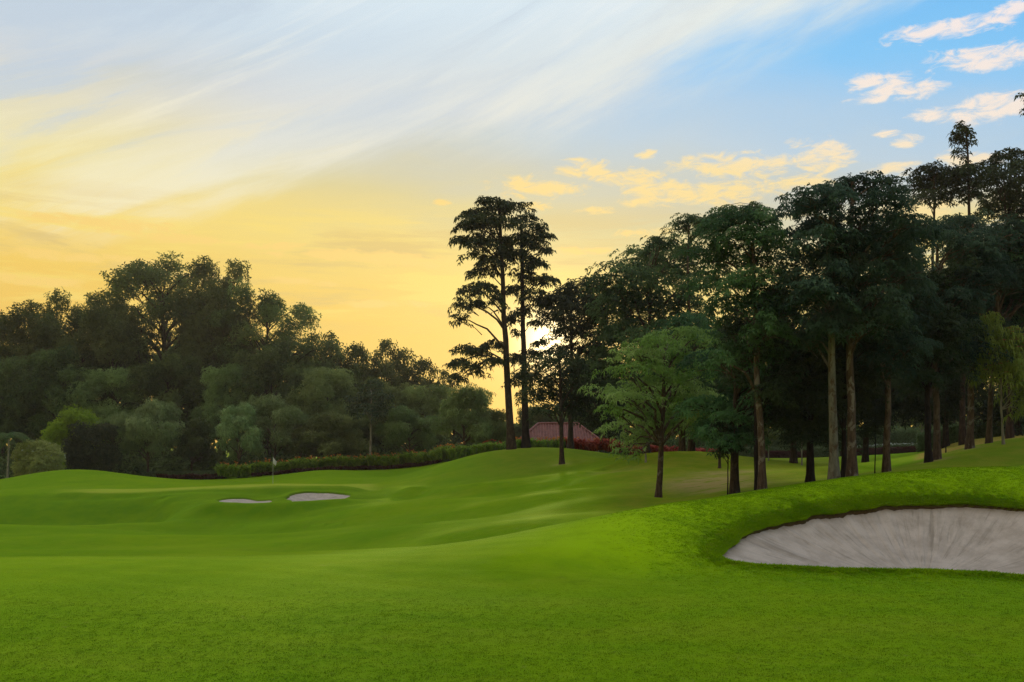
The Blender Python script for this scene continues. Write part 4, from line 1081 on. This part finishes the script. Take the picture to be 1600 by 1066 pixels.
px_tree("layered_tree", "highest dark crown at the right edge of the picture", (1578, 56),
        [(1575, 240, 22, 8), (1600, 246, 24, 9), (1556, 256, 24, 9), (1590, 262, 34, 12), (1625, 262, 30, 12), (1560, 280, 34, 14), (1600, 285, 40, 14), (1640, 290, 34, 14), (1570, 306, 36, 14), (1610, 312, 40, 14), (1560, 330, 36, 14), (1600, 338, 40, 14), (1645, 330, 36, 14)],
        LF['dark'], BK['dark'], 0.22, seed=95, top=(1585, 245), group=RG, L=0.30)
px_tree("layered_tree", "tree outside the right edge reaching one dark leaf spray into the sky", (1690, 34),
        [(1612, 150, 16, 6), (1618, 172, 20, 7), (1650, 160, 30, 10), (1690, 120, 50, 14), (1730, 150, 50, 14), (1680, 180, 44, 14), (1730, 200, 50, 14), (1700, 240, 50, 14), (1670, 280, 40, 14), (1740, 290, 50, 14), (1690, 330, 50, 14)],
        LF['dark'], BK['dark'], 0.20, seed=96, top=(1695, 130), group=RG, L=0.20)
# inner trees that close the canopy
px_tree("layered_tree", "shadowed tree deep behind the speckled trunk", (1240, 62), fill(1160, 1320, 470, 650, 28, 44, 14, 12), LF['dark'], BK['dark'], 0.24, seed=97, top=(1240, 490), group=RG, L=0.36)
px_tree("layered_tree", "shadowed tree deep behind the flaking brown trunk", (1352, 66), fill(1270, 1440, 490, 650, 28, 44, 14, 13), LF['dark'], BK['dark'], 0.24, seed=98, top=(1352, 510), group=RG, L=0.36)
px_tree("layered_tree", "shadowed tree deep behind the pair of trunks at the right bank", (1478, 64), fill(1410, 1560, 480, 650, 28, 44, 14, 14), LF['dark'], BK['dark'], 0.24, seed=99, top=(1478, 500), group=RG, L=0.36)
px_tree("layered_tree", "shadowed tree deep behind the flowering tree", (1590, 66), fill(1530, 1680, 450, 650, 28, 44, 14, 15), LF['dark'], BK['dark'], 0.24, seed=100, top=(1590, 470), group=RG, L=0.36)
px_tree("layered_tree", "brown-trunked tree in shade behind the pale green tree, left one", (1066, 68), fill(1010, 1130, 520, 660, 22, 40, 14, 16), LF['deep'], BK['brown'], 0.27, seed=101, top=(1068, 540), group=RG, L=0.34)
px_tree("layered_tree", "brown-trunked tree in shade behind the pale green tree, right one", (1082, 70), fill(1050, 1180, 500, 640, 24, 40, 14, 17), LF['deep'], BK['dark'], 0.22, seed=102, top=(1085, 520), group=RG, L=0.34)

# flowering tree
def red_tips(root, Ps, r, L):
    i = r.choice(len(Ps), 90, replace=False)
    q = Ps[i][Ps[i][:, 2] > np.median(Ps[:, 2]) * 0.6]
    V, Q = rosettes(q + np.array([0, -0.05, 0.05]), np.tile([0, 0, 1.0], (len(q), 1)), 0.11, 5, 0.35, 0.1, r)
    link("flowers", mesh_np("flowers", V, Q, False, mat=m_redfl), root, kind='stuff')
px_tree("flowering_tree", "light green tree with small red flowers and thin pale stem", (1568, 43.2),
        [(1530, 505, 16, 12), (1548, 500, 18, 12), (1535, 528, 20, 13), (1560, 520, 22, 14), (1585, 525, 20, 14), (1530, 552, 16, 14), (1555, 548, 24, 16), (1585, 555, 24, 16), (1540, 575, 18, 12), (1570, 580, 24, 14), (1600, 570, 26, 18), (1595, 600, 24, 18), (1612, 620, 22, 16), (1600, 640, 16, 10), (1625, 590, 26, 18), (1610, 540, 26, 16), (1528, 590, 12, 8)],
        LF['flowering'], BK['pale'], 0.07, seed=103, top=(1560, 530), ysp=0.35, L=0.26, k=6, droop=0.9, w=0.13, extra=red_tips, cat='tree')

# saplings
def sapling(label, px, Y, top, half, leaf, bark, br, seed, y1=None):
    px_tree("sapling", label, (px, Y), fill(px - half, px + half, top, y1 or top + half * 1.6, 9, half * 0.55, half * 0.25, seed), LF[leaf], BK[bark], br, seed=seed, top=(px, top), L=0.16, cat='sapling', group='young trees under the stand')
sapling("thin leaning sapling touching the dark trunk right of the pale green tree", 1137, 39.5, 660, 26, 'dark', 'black', 0.035, 111, 712)
sapling("thin black sapling stem in front of the bright lawn", 1367, 38.5, 640, 22, 'dark', 'black', 0.03, 112, 680)
sapling("thin pale sapling before the clipped hedge, left of the black thick trunk", 1253, 60, 640, 22, 'olive', 'pale', 0.06, 113, 680)
sapling("thin pale sapling before the clipped hedge, right of the speckled trunk", 1201, 62, 660, 18, 'olive', 'pale', 0.05, 114, 690)
sapling("thin pale sapling by the burgundy border, right part of the lawn", 1441, 80, 630, 24, 'olive', 'pale', 0.07, 115, 670)
sapling("thin dark sapling left of the scaly trunk, in the mulch", 1478, 46, 600, 24, 'dark', 'dark', 0.035, 116, 640)
sapling("pale slim sapling left of the pale green tree, above the brown grass", 1009, 60, 655, 20, 'olive', 'pale', 0.07, 117, 690)
sapling("short dark sapling on the mound, right of the shaded brown trunks", 1124, 56, 650, 26, 'deep', 'brown', 0.10, 118, 690)

# ------------------------------------------------------------------ hedges and beds
def path_pts(pts, n):
    p = np.array([P(a, b_, c)[:2] for a, b_, c in pts]); d = np.r_[0, np.cumsum(np.linalg.norm(np.diff(p, axis=0), axis=1))]
    s = np.linspace(0, d[-1], n)
    q = np.stack([np.interp(s, d, p[:, 0]), np.interp(s, d, p[:, 1])], -1)
    return q, d[-1]
def blades(Pn, r, L, w, n, lean=0.5):
    """upright lance leaves from each foot"""
    N = len(Pn)
    a = r.uniform(0, 6.28, (N, n)); le = lean * r.uniform(0.2, 1.2, (N, n)); ln = L * r.uniform(0.6, 1.15, (N, n))
    st = ln * r.uniform(0.1, 0.6, (N, n))
    hd = np.stack([np.cos(a), np.sin(a), np.zeros_like(a)], -1)
    up = np.array([0, 0, 1.0])
    base = Pn[:, None, :] + hd * 0.05 + up * (st * 0.6)[..., None]
    dirv = hd * np.sin(le)[..., None] + up * np.cos(le)[..., None]
    mid = base + dirv * (ln * 0.5)[..., None]
    tip = base + dirv * (ln * 0.85)[..., None] + hd * (ln * 0.3)[..., None] - up * (ln * 0.12)[..., None]
    sd = np.stack([-np.sin(a), np.cos(a), np.zeros_like(a)], -1) * (w * ln)[..., None]
    V = np.stack([base, mid + sd, tip, mid - sd], 2).reshape(-1, 3)
    return V, np.arange(len(V)).reshape(-1, 4), tip.reshape(-1, 3)
def bed(name, label, pts, width, spacing, L, leaf, seed, w=0.10, n=9, flower=None, fl_n=0.35, cat='hedge', lean=0.5, fl_size=0.16):
    r = np.random.default_rng(seed)
    q, ln = path_pts(pts, 200)
    N = int(ln / spacing * width / spacing)
    s = r.uniform(0, 199, N); i = s.astype(int); f = (s - i)[:, None]
    T = norm(np.gradient(q, axis=0)); Nn = np.stack([-T[:, 1], T[:, 0]], -1)
    p = q[i] * (1 - f) + q[np.minimum(i + 1, 199)] * f + Nn[i] * r.uniform(-0.5, 0.5, N)[:, None] * width
    z = ground(p[:, 0], p[:, 1])
    c = q[100]; z0 = gz(*c)
    org = np.array([c[0], c[1], z0])
    hv = 1 + 0.18 * np.sin(p[:, 0] * 1.7) + 0.12 * np.sin(p[:, 0] * 4.1 + p[:, 1])
    feet = np.c_[p, z] - org
    V, Q, tips = blades(feet, r, L, w, n, lean)
    V[:, 2] += np.repeat((hv - 1) * L * 0.5, n * 4)
    root = empty(name, org, label, cat)
    link("foliage", mesh_np("foliage", V, Q, False, face_attr=dict(rnd=r.uniform(0, 1, len(Q))), mat=leaf), root)
    if flower is not None:
        k = r.uniform(0, 1, len(feet)) < fl_n
        fp = feet[k] + np.array([0, 0, 1.0]) * (L * r.uniform(0.85, 1.2, k.sum()))[:, None] + np.array([0, 0, 1]) * ((hv[k] - 1) * L * 0.5)[:, None]
        V, Q, _ = blades(fp - np.array([0, 0, fl_size * 0.5]), r, fl_size * 1.6, 0.2, 4, 0.4)
        link("flower_spikes", mesh_np("flower_spikes", V, Q, False, mat=flower), root, kind='stuff')
    return root
bed("flowering_hedge", "long green hedge of upright leaves with orange flower tips behind the green", [(345, 752, 96), (430, 742, 96), (500, 737, 96.5), (560, 734, 96), (650, 728, 94), (728, 716, 90)], 2.6, 0.20, 1.3, LF['ginger'], 201, flower=m_orange, fl_n=0.13, w=0.09, fl_size=0.13)
bed("low_border", "low burgundy border at the foot of the orange-tipped hedge", [(395, 748, 94.2), (470, 741, 94.5), (560, 740, 94), (640, 737, 92.2), (690, 730, 90.6)], 0.8, 0.15, 0.42, LF['burgundy'], 202, w=0.16, n=8)
bed("low_border", "dark burgundy low bed left of the orange-tipped hedge", [(250, 750, 97), (300, 750, 97), (352, 749, 96.5)], 1.6, 0.16, 0.55, LF['burgundy'], 203, w=0.16, n=8)
bed("leafy_clump", "bright broad-leaved clump behind the right end of the flowering hedge", [(600, 728, 99), (650, 722, 98)], 1.2, 0.35, 1.6, LF['ginger'], 204, w=0.09, n=9, cat='plant')
bed("round_hedge", "rounded yellow-green bush with reddish top beside the paired trees", [(745, 712, 86), (762, 710, 85.5), (783, 706, 85)], 2.0, 0.16, 0.95, LF['ginger'], 205, flower=m_redfl, fl_n=0.12, w=0.06, n=10, cat='shrub', fl_size=0.12)
bed("red_flower_bed", "red-leaved bed along the right half of the tiled roof", [(885, 705, 84), (905, 705, 84), (940, 709, 83), (965, 713, 82)], 1.6, 0.20, 1.05, LF['red'], 206, w=0.12, n=9, cat='flower bed', flower=m_orange, fl_n=0.12)
bed("flower_bed", "yellow-green bed with orange flowers along the left half of the tiled roof", [(800, 705, 84), (850, 705, 84), (885, 705, 84)], 1.6, 0.20, 0.9, LF['ginger'], 209, w=0.08, n=9, cat='flower bed', flower=m_orange, fl_n=0.3)
bed("red_flower_bed", "red-leaved bed seen between the pale green tree and the shaded trunks", [(985, 712, 80), (1030, 708, 80), (1062, 708, 80)], 1.6, 0.20, 1.0, LF['red'], 207, w=0.12, n=9, cat='flower bed')
bed("red_flower_bed", "small red-leaved bed right of the shaded brown trunks", [(1090, 708, 82), (1120, 708, 82)], 1.4, 0.20, 0.8, LF['red'], 208, w=0.12, n=9, cat='flower bed')

def clipped_hedge(label, pts, width, hgt, leaf, seed, L=0.13, name="clipped_hedge", dens=120, flower=None):
    r = np.random.default_rng(seed)
    q, ln = path_pts(pts, 60)
    z = ground(q[:, 0], q[:, 1])
    T = norm(np.gradient(q, axis=0)); Nn = np.stack([-T[:, 1], T[:, 0]], -1)
    org = np.array([q[30][0], q[30][1], z[30]])
    # solid twiggy core
    Vc = []
    for sg, hh_ in ((-0.42, -0.1), (-0.42, hgt * 0.9), (0.42, hgt * 0.9), (0.42, -0.1)):
        Vc.append(np.c_[q + Nn * sg * width, z + hh_] - org)
    Vc = np.stack(Vc, 1)
    i = np.arange(59)[:, None] * 4; j = np.arange(4)[None]; j2 = (j + 1) % 4
    Qc = np.stack([i + j, i + j2, i + 4 + j2, i + 4 + j], -1).reshape(-1, 4)
    Qc = np.concatenate([Qc, [[0, 1, 2, 3]], [[236, 239, 238, 237]]])
    root = empty(name, org, label, 'hedge')
    link("core", mesh_np("core", Vc.reshape(-1, 3), Qc, False, face_attr=dict(rnd=np.zeros(len(Qc))), mat=leaf), root)
    N = int(ln * (2 * hgt + width) * dens)
    s = r.uniform(0, 58.99, N); k = s.astype(int); f = (s - k)[:, None]
    base = q[k] * (1 - f) + q[k + 1] * f; zb = z[k] * (1 - f[:, 0]) + z[k + 1] * f[:, 0]
    face = r.uniform(0, 2 * hgt + width, N)
    side = np.where(face < hgt, -0.5, np.where(face < 2 * hgt, 0.5, (face - 2 * hgt) / width - 0.5))
    hz_ = np.where(face < hgt, face, np.where(face < 2 * hgt, face - hgt, hgt))
    und = 0.05 * np.sin(s * 1.3) + 0.04 * np.sin(s * 3.1)
    p = np.c_[base + Nn[k] * (side * (width + und * 1.5))[:, None], zb + hz_ * (1 + und)] - org + r.normal(0, 0.035, (N, 3))
    ax = np.where((face < 2 * hgt)[:, None], np.c_[Nn[k] * np.sign(side)[:, None], np.full(N, 0.4)], np.tile([0, 0, 1.0], (N, 1))) + r.normal(0, 0.4, (N, 3))
    link("foliage", crown_mesh("foliage", p, ax, L, 3, 0.25, 0.1, r, leaf), root)
    if flower is not None:
        kk = (face > 2 * hgt) & (r.uniform(0, 1, N) < 0.10)
        V, Q = rosettes(p[kk] + np.array([0, 0, 0.08]), ax[kk], 0.14, 5, 0.35, 0.1, r)
        link("flowers", mesh_np("flowers", V, Q, False, mat=flower), root, kind='stuff')
    return root
clipped_hedge("taller back row of the two clipped hedges behind the shaded mound", [(1150, 716, 97), (1230, 716, 97), (1310, 716, 97)], 1.2, 2.3, LF['hedge'], 211)
clipped_hedge("lower front row of the two clipped hedges behind the shaded mound", [(1150, 717, 94), (1230, 717, 94), (1310, 717, 94)], 1.0, 0.95, LF['hedge'], 212)
clipped_hedge("dark tall clipped hedge behind the bright lawn", [(1325, 713, 101), (1390, 712, 101), (1450, 711, 101)], 1.2, 2.6, LF['hedge'], 213)
clipped_hedge("low white-flowered hedge between dark tall hedge and burgundy border", [(1330, 713, 99), (1390, 712, 99), (1448, 711, 99)], 0.9, 0.95, LF['hedge'], 214, flower=m_white)
clipped_hedge("low clipped burgundy border along the back of the bright lawn", [(1190, 716, 92), (1300, 714, 95), (1390, 712, 97), (1448, 711, 97)], 0.9, 0.62, LF['burgundy'], 215)
clipped_hedge("clipped hedge behind the mulch bed at the right edge", [(1440, 705, 76), (1500, 696, 73), (1560, 690, 72), (1640, 688, 72)], 1.2, 1.35, LF['hedge'], 216, L=0.12)
clipped_hedge("low dark clipped hedge at the edge of the left wood", [(225, 750, 99), (290, 749, 99), (352, 748, 98.5)], 1.2, 0.80, LF['hedge'], 217)

# ------------------------------------------------------------------ dark woodland far behind, one mass
def woodland():
    r = np.random.default_rng(301)
    Ps, As, tr = [], [], []
    for band in ((134, 150),):
        for px in np.arange(-250, 1900, 30):
            Y = r.uniform(*band)
            top = np.interp(px, [-250, 0, 200, 430, 520, 700, 760, 900, 1000, 1100, 1900], [520, 520, 500, 500, 560, 625, 650, 640, 580, 540, 520])
            X = (px - 800) / F * Y; Z0 = 0.3
            H = ZC + (HY - top) / F * Y - Z0
            H *= r.uniform(0.86, 1.0)
            tr.append(tube(trunk_path((X, Y, Z0 - .3), (X, Y, Z0 + H * .8), r, 5), np.linspace(.3, .1, 5), 5))
            for _ in range(9):
                c = np.array([X + r.normal(0, 1.6), Y + r.normal(0, 1.8), Z0 + H * r.uniform(0.05, 0.86)])
                p, a = clump_points(c, r.uniform(1.6, 2.5), 62, r, 0.9)
                Ps.append(p); As.append(a)
    V, Q = join(tr)
    wd = link("background_woodland", crown_mesh("background_woodland", np.concatenate(Ps), np.concatenate(As), 1.0, 2, 0.32, 0.3, r, LF['forest']), kind='stuff', label="dark dense woodland far behind the golf hole", category="woodland")
    link("trunks", mesh_np("trunks", V, Q, True, mat=BK['dark']), wd, kind='stuff')
woodland()

# ------------------------------------------------------------------ house with tiled roof
m_tile, h = new_mat("roof_tile")
nz = h.noise(pos(h), 2.2, 5, 0.7)
c = h.mix(h.ss(nz, 0.35, 0.65), (0.17, 0.045, 0.035, 1), (0.28, 0.090, 0.068, 1))
out(h, principled(h, c, 0.55, 0.35, bump(h, h.noise(pos(h), 18.0, 3, 0.6), 0.3, 0.02)).outputs[0])
m_wall = flat_mat("cream_render", (0.55, 0.49, 0.38, 1), 0.9)
m_wood = flat_mat("dark_timber", (0.10, 0.06, 0.04, 1), 0.7)
m_glass, h = new_mat("window_glass")
bb = principled(h, (0.03, 0.04, 0.05, 1), 0.08, 0.6); out(h, bb.outputs[0])
def box(x0, x1, y0, y1, z0, z1):
    V = np.array([[x, y, z] for z in (z0, z1) for x, y in ((x0, y0), (x1, y0), (x1, y1), (x0, y1))], float)
    return V, np.array([[3, 2, 1, 0], [4, 5, 6, 7], [0, 1, 5, 4], [1, 2, 6, 5], [2, 3, 7, 6], [3, 0, 4, 7]])
def house():
    Y = 101.0; s = Y / F
    cx = (875 - 800) * s
    z0 = gz(cx, Y + 4)
    root = empty("pavilion", (cx, Y + 4.5, z0 - 0.05), "low pavilion with red-brown tiled hip roof behind the mound", "pavilion")
    o_ = np.array([cx, Y + 4.5, z0 - 0.05])
    ez = ZC + (HY - 698) / F * Y - o_[2]           # eaves height
    rz_ = ZC + (HY - 663) / F * (Y + 4.5) - o_[2]  # ridge height
    hx, hy = 5.1, 4.5                               # half size at the eaves
    rl = 2.15                                       # half ridge length
    link("wall", mesh_np("wall", *box(-hx + .9, hx - .9, -hy + .9, hy - .9, -0.4, ez - 0.02), False, mat=m_wall), root)
    E = np.array([[-hx, -hy, ez], [hx, -hy, ez], [hx, hy, ez], [-hx, hy, ez], [-rl, 0, rz_], [rl, 0, rz_]])
    roofV = np.concatenate([E, E - np.array([0, 0, 0.12])])
    tris = [(0, 1, 5, 4), (2, 3, 4, 5), (1, 2, 5, 5), (3, 0, 4, 4)]
    me = bpy.data.meshes.new("roof")
    me.from_pydata([tuple(v) for v in roofV], [], [(0, 1, 5, 4), (2, 3, 4, 5), (1, 2, 5), (3, 0, 4), (6, 10, 11, 7), (8, 11, 10, 9), (7, 11, 8), (9, 10, 6), (0, 6, 7, 1), (1, 7, 8, 2), (2, 8, 9, 3), (3, 9, 6, 0)])
    me.materials.append(m_tile)
    roof = link("roof", me, root)
    # courses of barrel tiles running up each slope
    def slope(p0, p1, a, b_):
        """eave from p0 to p1; ridge segment a..b"""
        parts = []
        p0, p1, a, b_ = map(np.asarray, (p0, p1, a, b_))
        L_ = np.linalg.norm(p1 - p0); n = int(L_ / 0.30); ex = (p1 - p0) / L_
        mid = (a + b_) / 2; upv = (mid - p0) - ex * np.dot(mid - p0, ex); H = np.linalg.norm(upv); upv = upv / H
        ta, tb = np.dot(a - p0, ex), np.dot(b_ - p0, ex)
        nn = np.cross(ex, upv); nn = nn if nn[2] > 0 else -nn
        for i in range(n):
            t = (i + 0.5) * L_ / n
            lim = H if ta <= t <= tb else (H * t / ta if t < ta else H * (L_ - t) / (L_ - tb))
            m_ = max(2, int(lim / 0.4) + 1)
            w_ = np.linspace(-0.05, max(lim - 0.05, 0.1), m_)
            pth = p0 + ex * t + upv * w_[:, None] + nn * 0.03
            parts.append(tube(pth, np.full(m_, 0.085) + 0.01 * (np.arange(m_) % 2), 6))
        return parts
    for sd in ((E[0], E[1], E[4], E[5]), (E[2], E[3], E[5], E[4]), (E[1], E[2], E[5], E[5]), (E[3], E[0], E[4], E[4])):
        V, Q = join(slope(*sd))
        link("tile_courses", mesh_np("tile_courses", V, Q, True, mat=m_tile), roof, kind='stuff')
    for a, b_ in ((4, 5), (0, 4), (3, 4), (1, 5), (2, 5)):
        pth = np.linspace(E[a], E[b_], 14) + np.array([0, 0, 0.09])
        V, Q = tube(pth, np.full(14, 0.13) + 0.015 * (np.arange(14) % 2), 8)
        link("ridge_cap", mesh_np("ridge_cap", V, Q, True, mat=m_tile), roof)
    for x in (-3.0, 0.0, 3.0):
        f_ = link("window", mesh_np("window", *box(x - .62, x + .62, -hy + .84, -hy + .898, 0.85, 2.0), False, mat=m_wood), root)
        link("pane", mesh_np("pane", *box(x - .54, x + .54, -hy + .82, -hy + .838, 0.93, 1.92), False, mat=m_glass), f_)
    for x in (-4.6, -1.55, 1.55, 4.6):
        link("post", mesh_np("post", *box(x - .09, x + .09, -hy + .2, -hy + .38, -0.4, ez - 0.13), False, mat=m_wood), root)
house()

# ------------------------------------------------------------------ flagstick
m_pole = flat_mat("flag_pole_paint", (0.62, 0.62, 0.50, 1), 0.4)
m_flag = flat_mat("flag_cloth", (0.80, 0.79, 0.78, 1), 0.8, 0.25)
def flag():
    Y = 75.0; X = (426.5 - 800) / F * Y; z0 = gz(X, Y)
    root = empty("golf_flag", (X, Y, z0), "white flag hanging on a thin pole on the putting green", "flag")
    H = 2.15
    V, Q = tube(np.array([[0, 0, -0.1], [0, 0, H * .5], [0.01, 0, H]]), [0.016, 0.016, 0.012], 8)
    link("pole", mesh_np("pole", V, Q, True, mat=m_pole), root)
    V, Q = tube(np.array([[0.01, 0, H - .02], [0.01, 0, H + .03]]), [0.02, 0.016], 8)
    link("finial", mesh_np("finial", V, Q, True, mat=m_pole), root)
    # limp cloth, folds hanging from the top corner
    nu, nv = 12, 12
    u, v = np.meshgrid(np.linspace(0, 1, nu), np.linspace(0, 1, nv), indexing='ij')
    x = 0.02 + u * (0.26 - 0.06 * v); zz = H - 0.02 - v * 0.46 - u * 0.34 * (1 - 0.35 * v)
    y = 0.07 * np.sin(u * 9 + v * 1.5) * u + 0.02 * u
    V = np.stack([x, y, zz], -1).reshape(-1, 3)
    i = (np.arange(nu - 1)[:, None] * nv + np.arange(nv - 1)[None])
    Q = np.stack([i, i + 1, i + nv + 1, i + nv], -1).reshape(-1, 4)
    fl = link("cloth", mesh_np("cloth", V, Q, True, mat=m_flag), root)
    md = fl.modifiers.new("thick", 'SOLIDIFY'); md.thickness = 0.004
    a = np.linspace(0, 2 * np.pi, 24, endpoint=False)
    ring = np.stack([0.054 * np.cos(a), 0.054 * np.sin(a)], -1)
    V = np.concatenate([np.c_[ring, np.full(24, 0.012)], np.c_[ring * 0.9, np.full(24, -0.1)]])
    Q = np.stack([np.arange(24), (np.arange(24) + 1) % 24, (np.arange(24) + 1) % 24 + 24, np.arange(24) + 24], -1)
    link("hole_cup", mesh_np("hole_cup", V, Q, True, mat=m_flag), root)
flag()

# ------------------------------------------------------------------ shrubby undergrowth at the foot of the wood
def undergrowth():
    r = np.random.default_rng(401)
    Ps, As = [], []
    for i in range(330):
        px = r.uniform(-250, 800); Y = r.uniform(103, 117)
        X = (px - 800) / F * Y
        R_ = r.uniform(0.7, 1.7)
        c = np.array([X, Y, gz(X, Y) + R_ * r.uniform(0.3, 1.0)])
        p, a = clump_points(c, R_, int(40 * R_), r, 0.9)
        Ps.append(p); As.append(a)
    for i in range(170):
        px = r.uniform(830, 1850); Y = r.uniform(106, 122)
        X = (px - 800) / F * Y
        R_ = r.uniform(1.0, 2.2)
        c = np.array([X, Y, gz(X, Y) + R_ * r.uniform(0.3, 1.8)])
        p, a = clump_points(c, R_, int(36 * R_), r, 0.9)
        Ps.append(p); As.append(a)
    link("undergrowth", crown_mesh("undergrowth", np.concatenate(Ps), np.concatenate(As), 0.6, 3, 0.28, 0.3, r, LF['forest']), kind='stuff', label="dim shrubby undergrowth at the foot of the woods", category="undergrowth")
undergrowth()

# ------------------------------------------------------------------ evening haze
m_haze = bpy.data.materials.new("haze"); m_haze.use_nodes = True
m_haze.node_tree.nodes.clear()
h = NG(m_haze.node_tree)
pv = h.n('ShaderNodeVolumePrincipled')
pv.inputs['Color'].default_value = (0.95, 0.90, 0.80, 1)
pv.inputs['Density'].default_value = 0.0003
pv.inputs['Anisotropy'].default_value = 0.35
ho = h.n('ShaderNodeOutputMaterial'); h.link(pv.outputs[0], ho.inputs['Volume'])
V, Q = box(-340, 340, -90, 440, -4.0, 45.0)
link("haze", mesh_np("haze", V, Q, False, mat=m_haze), kind='stuff', label="thin warm evening haze over the golf course")
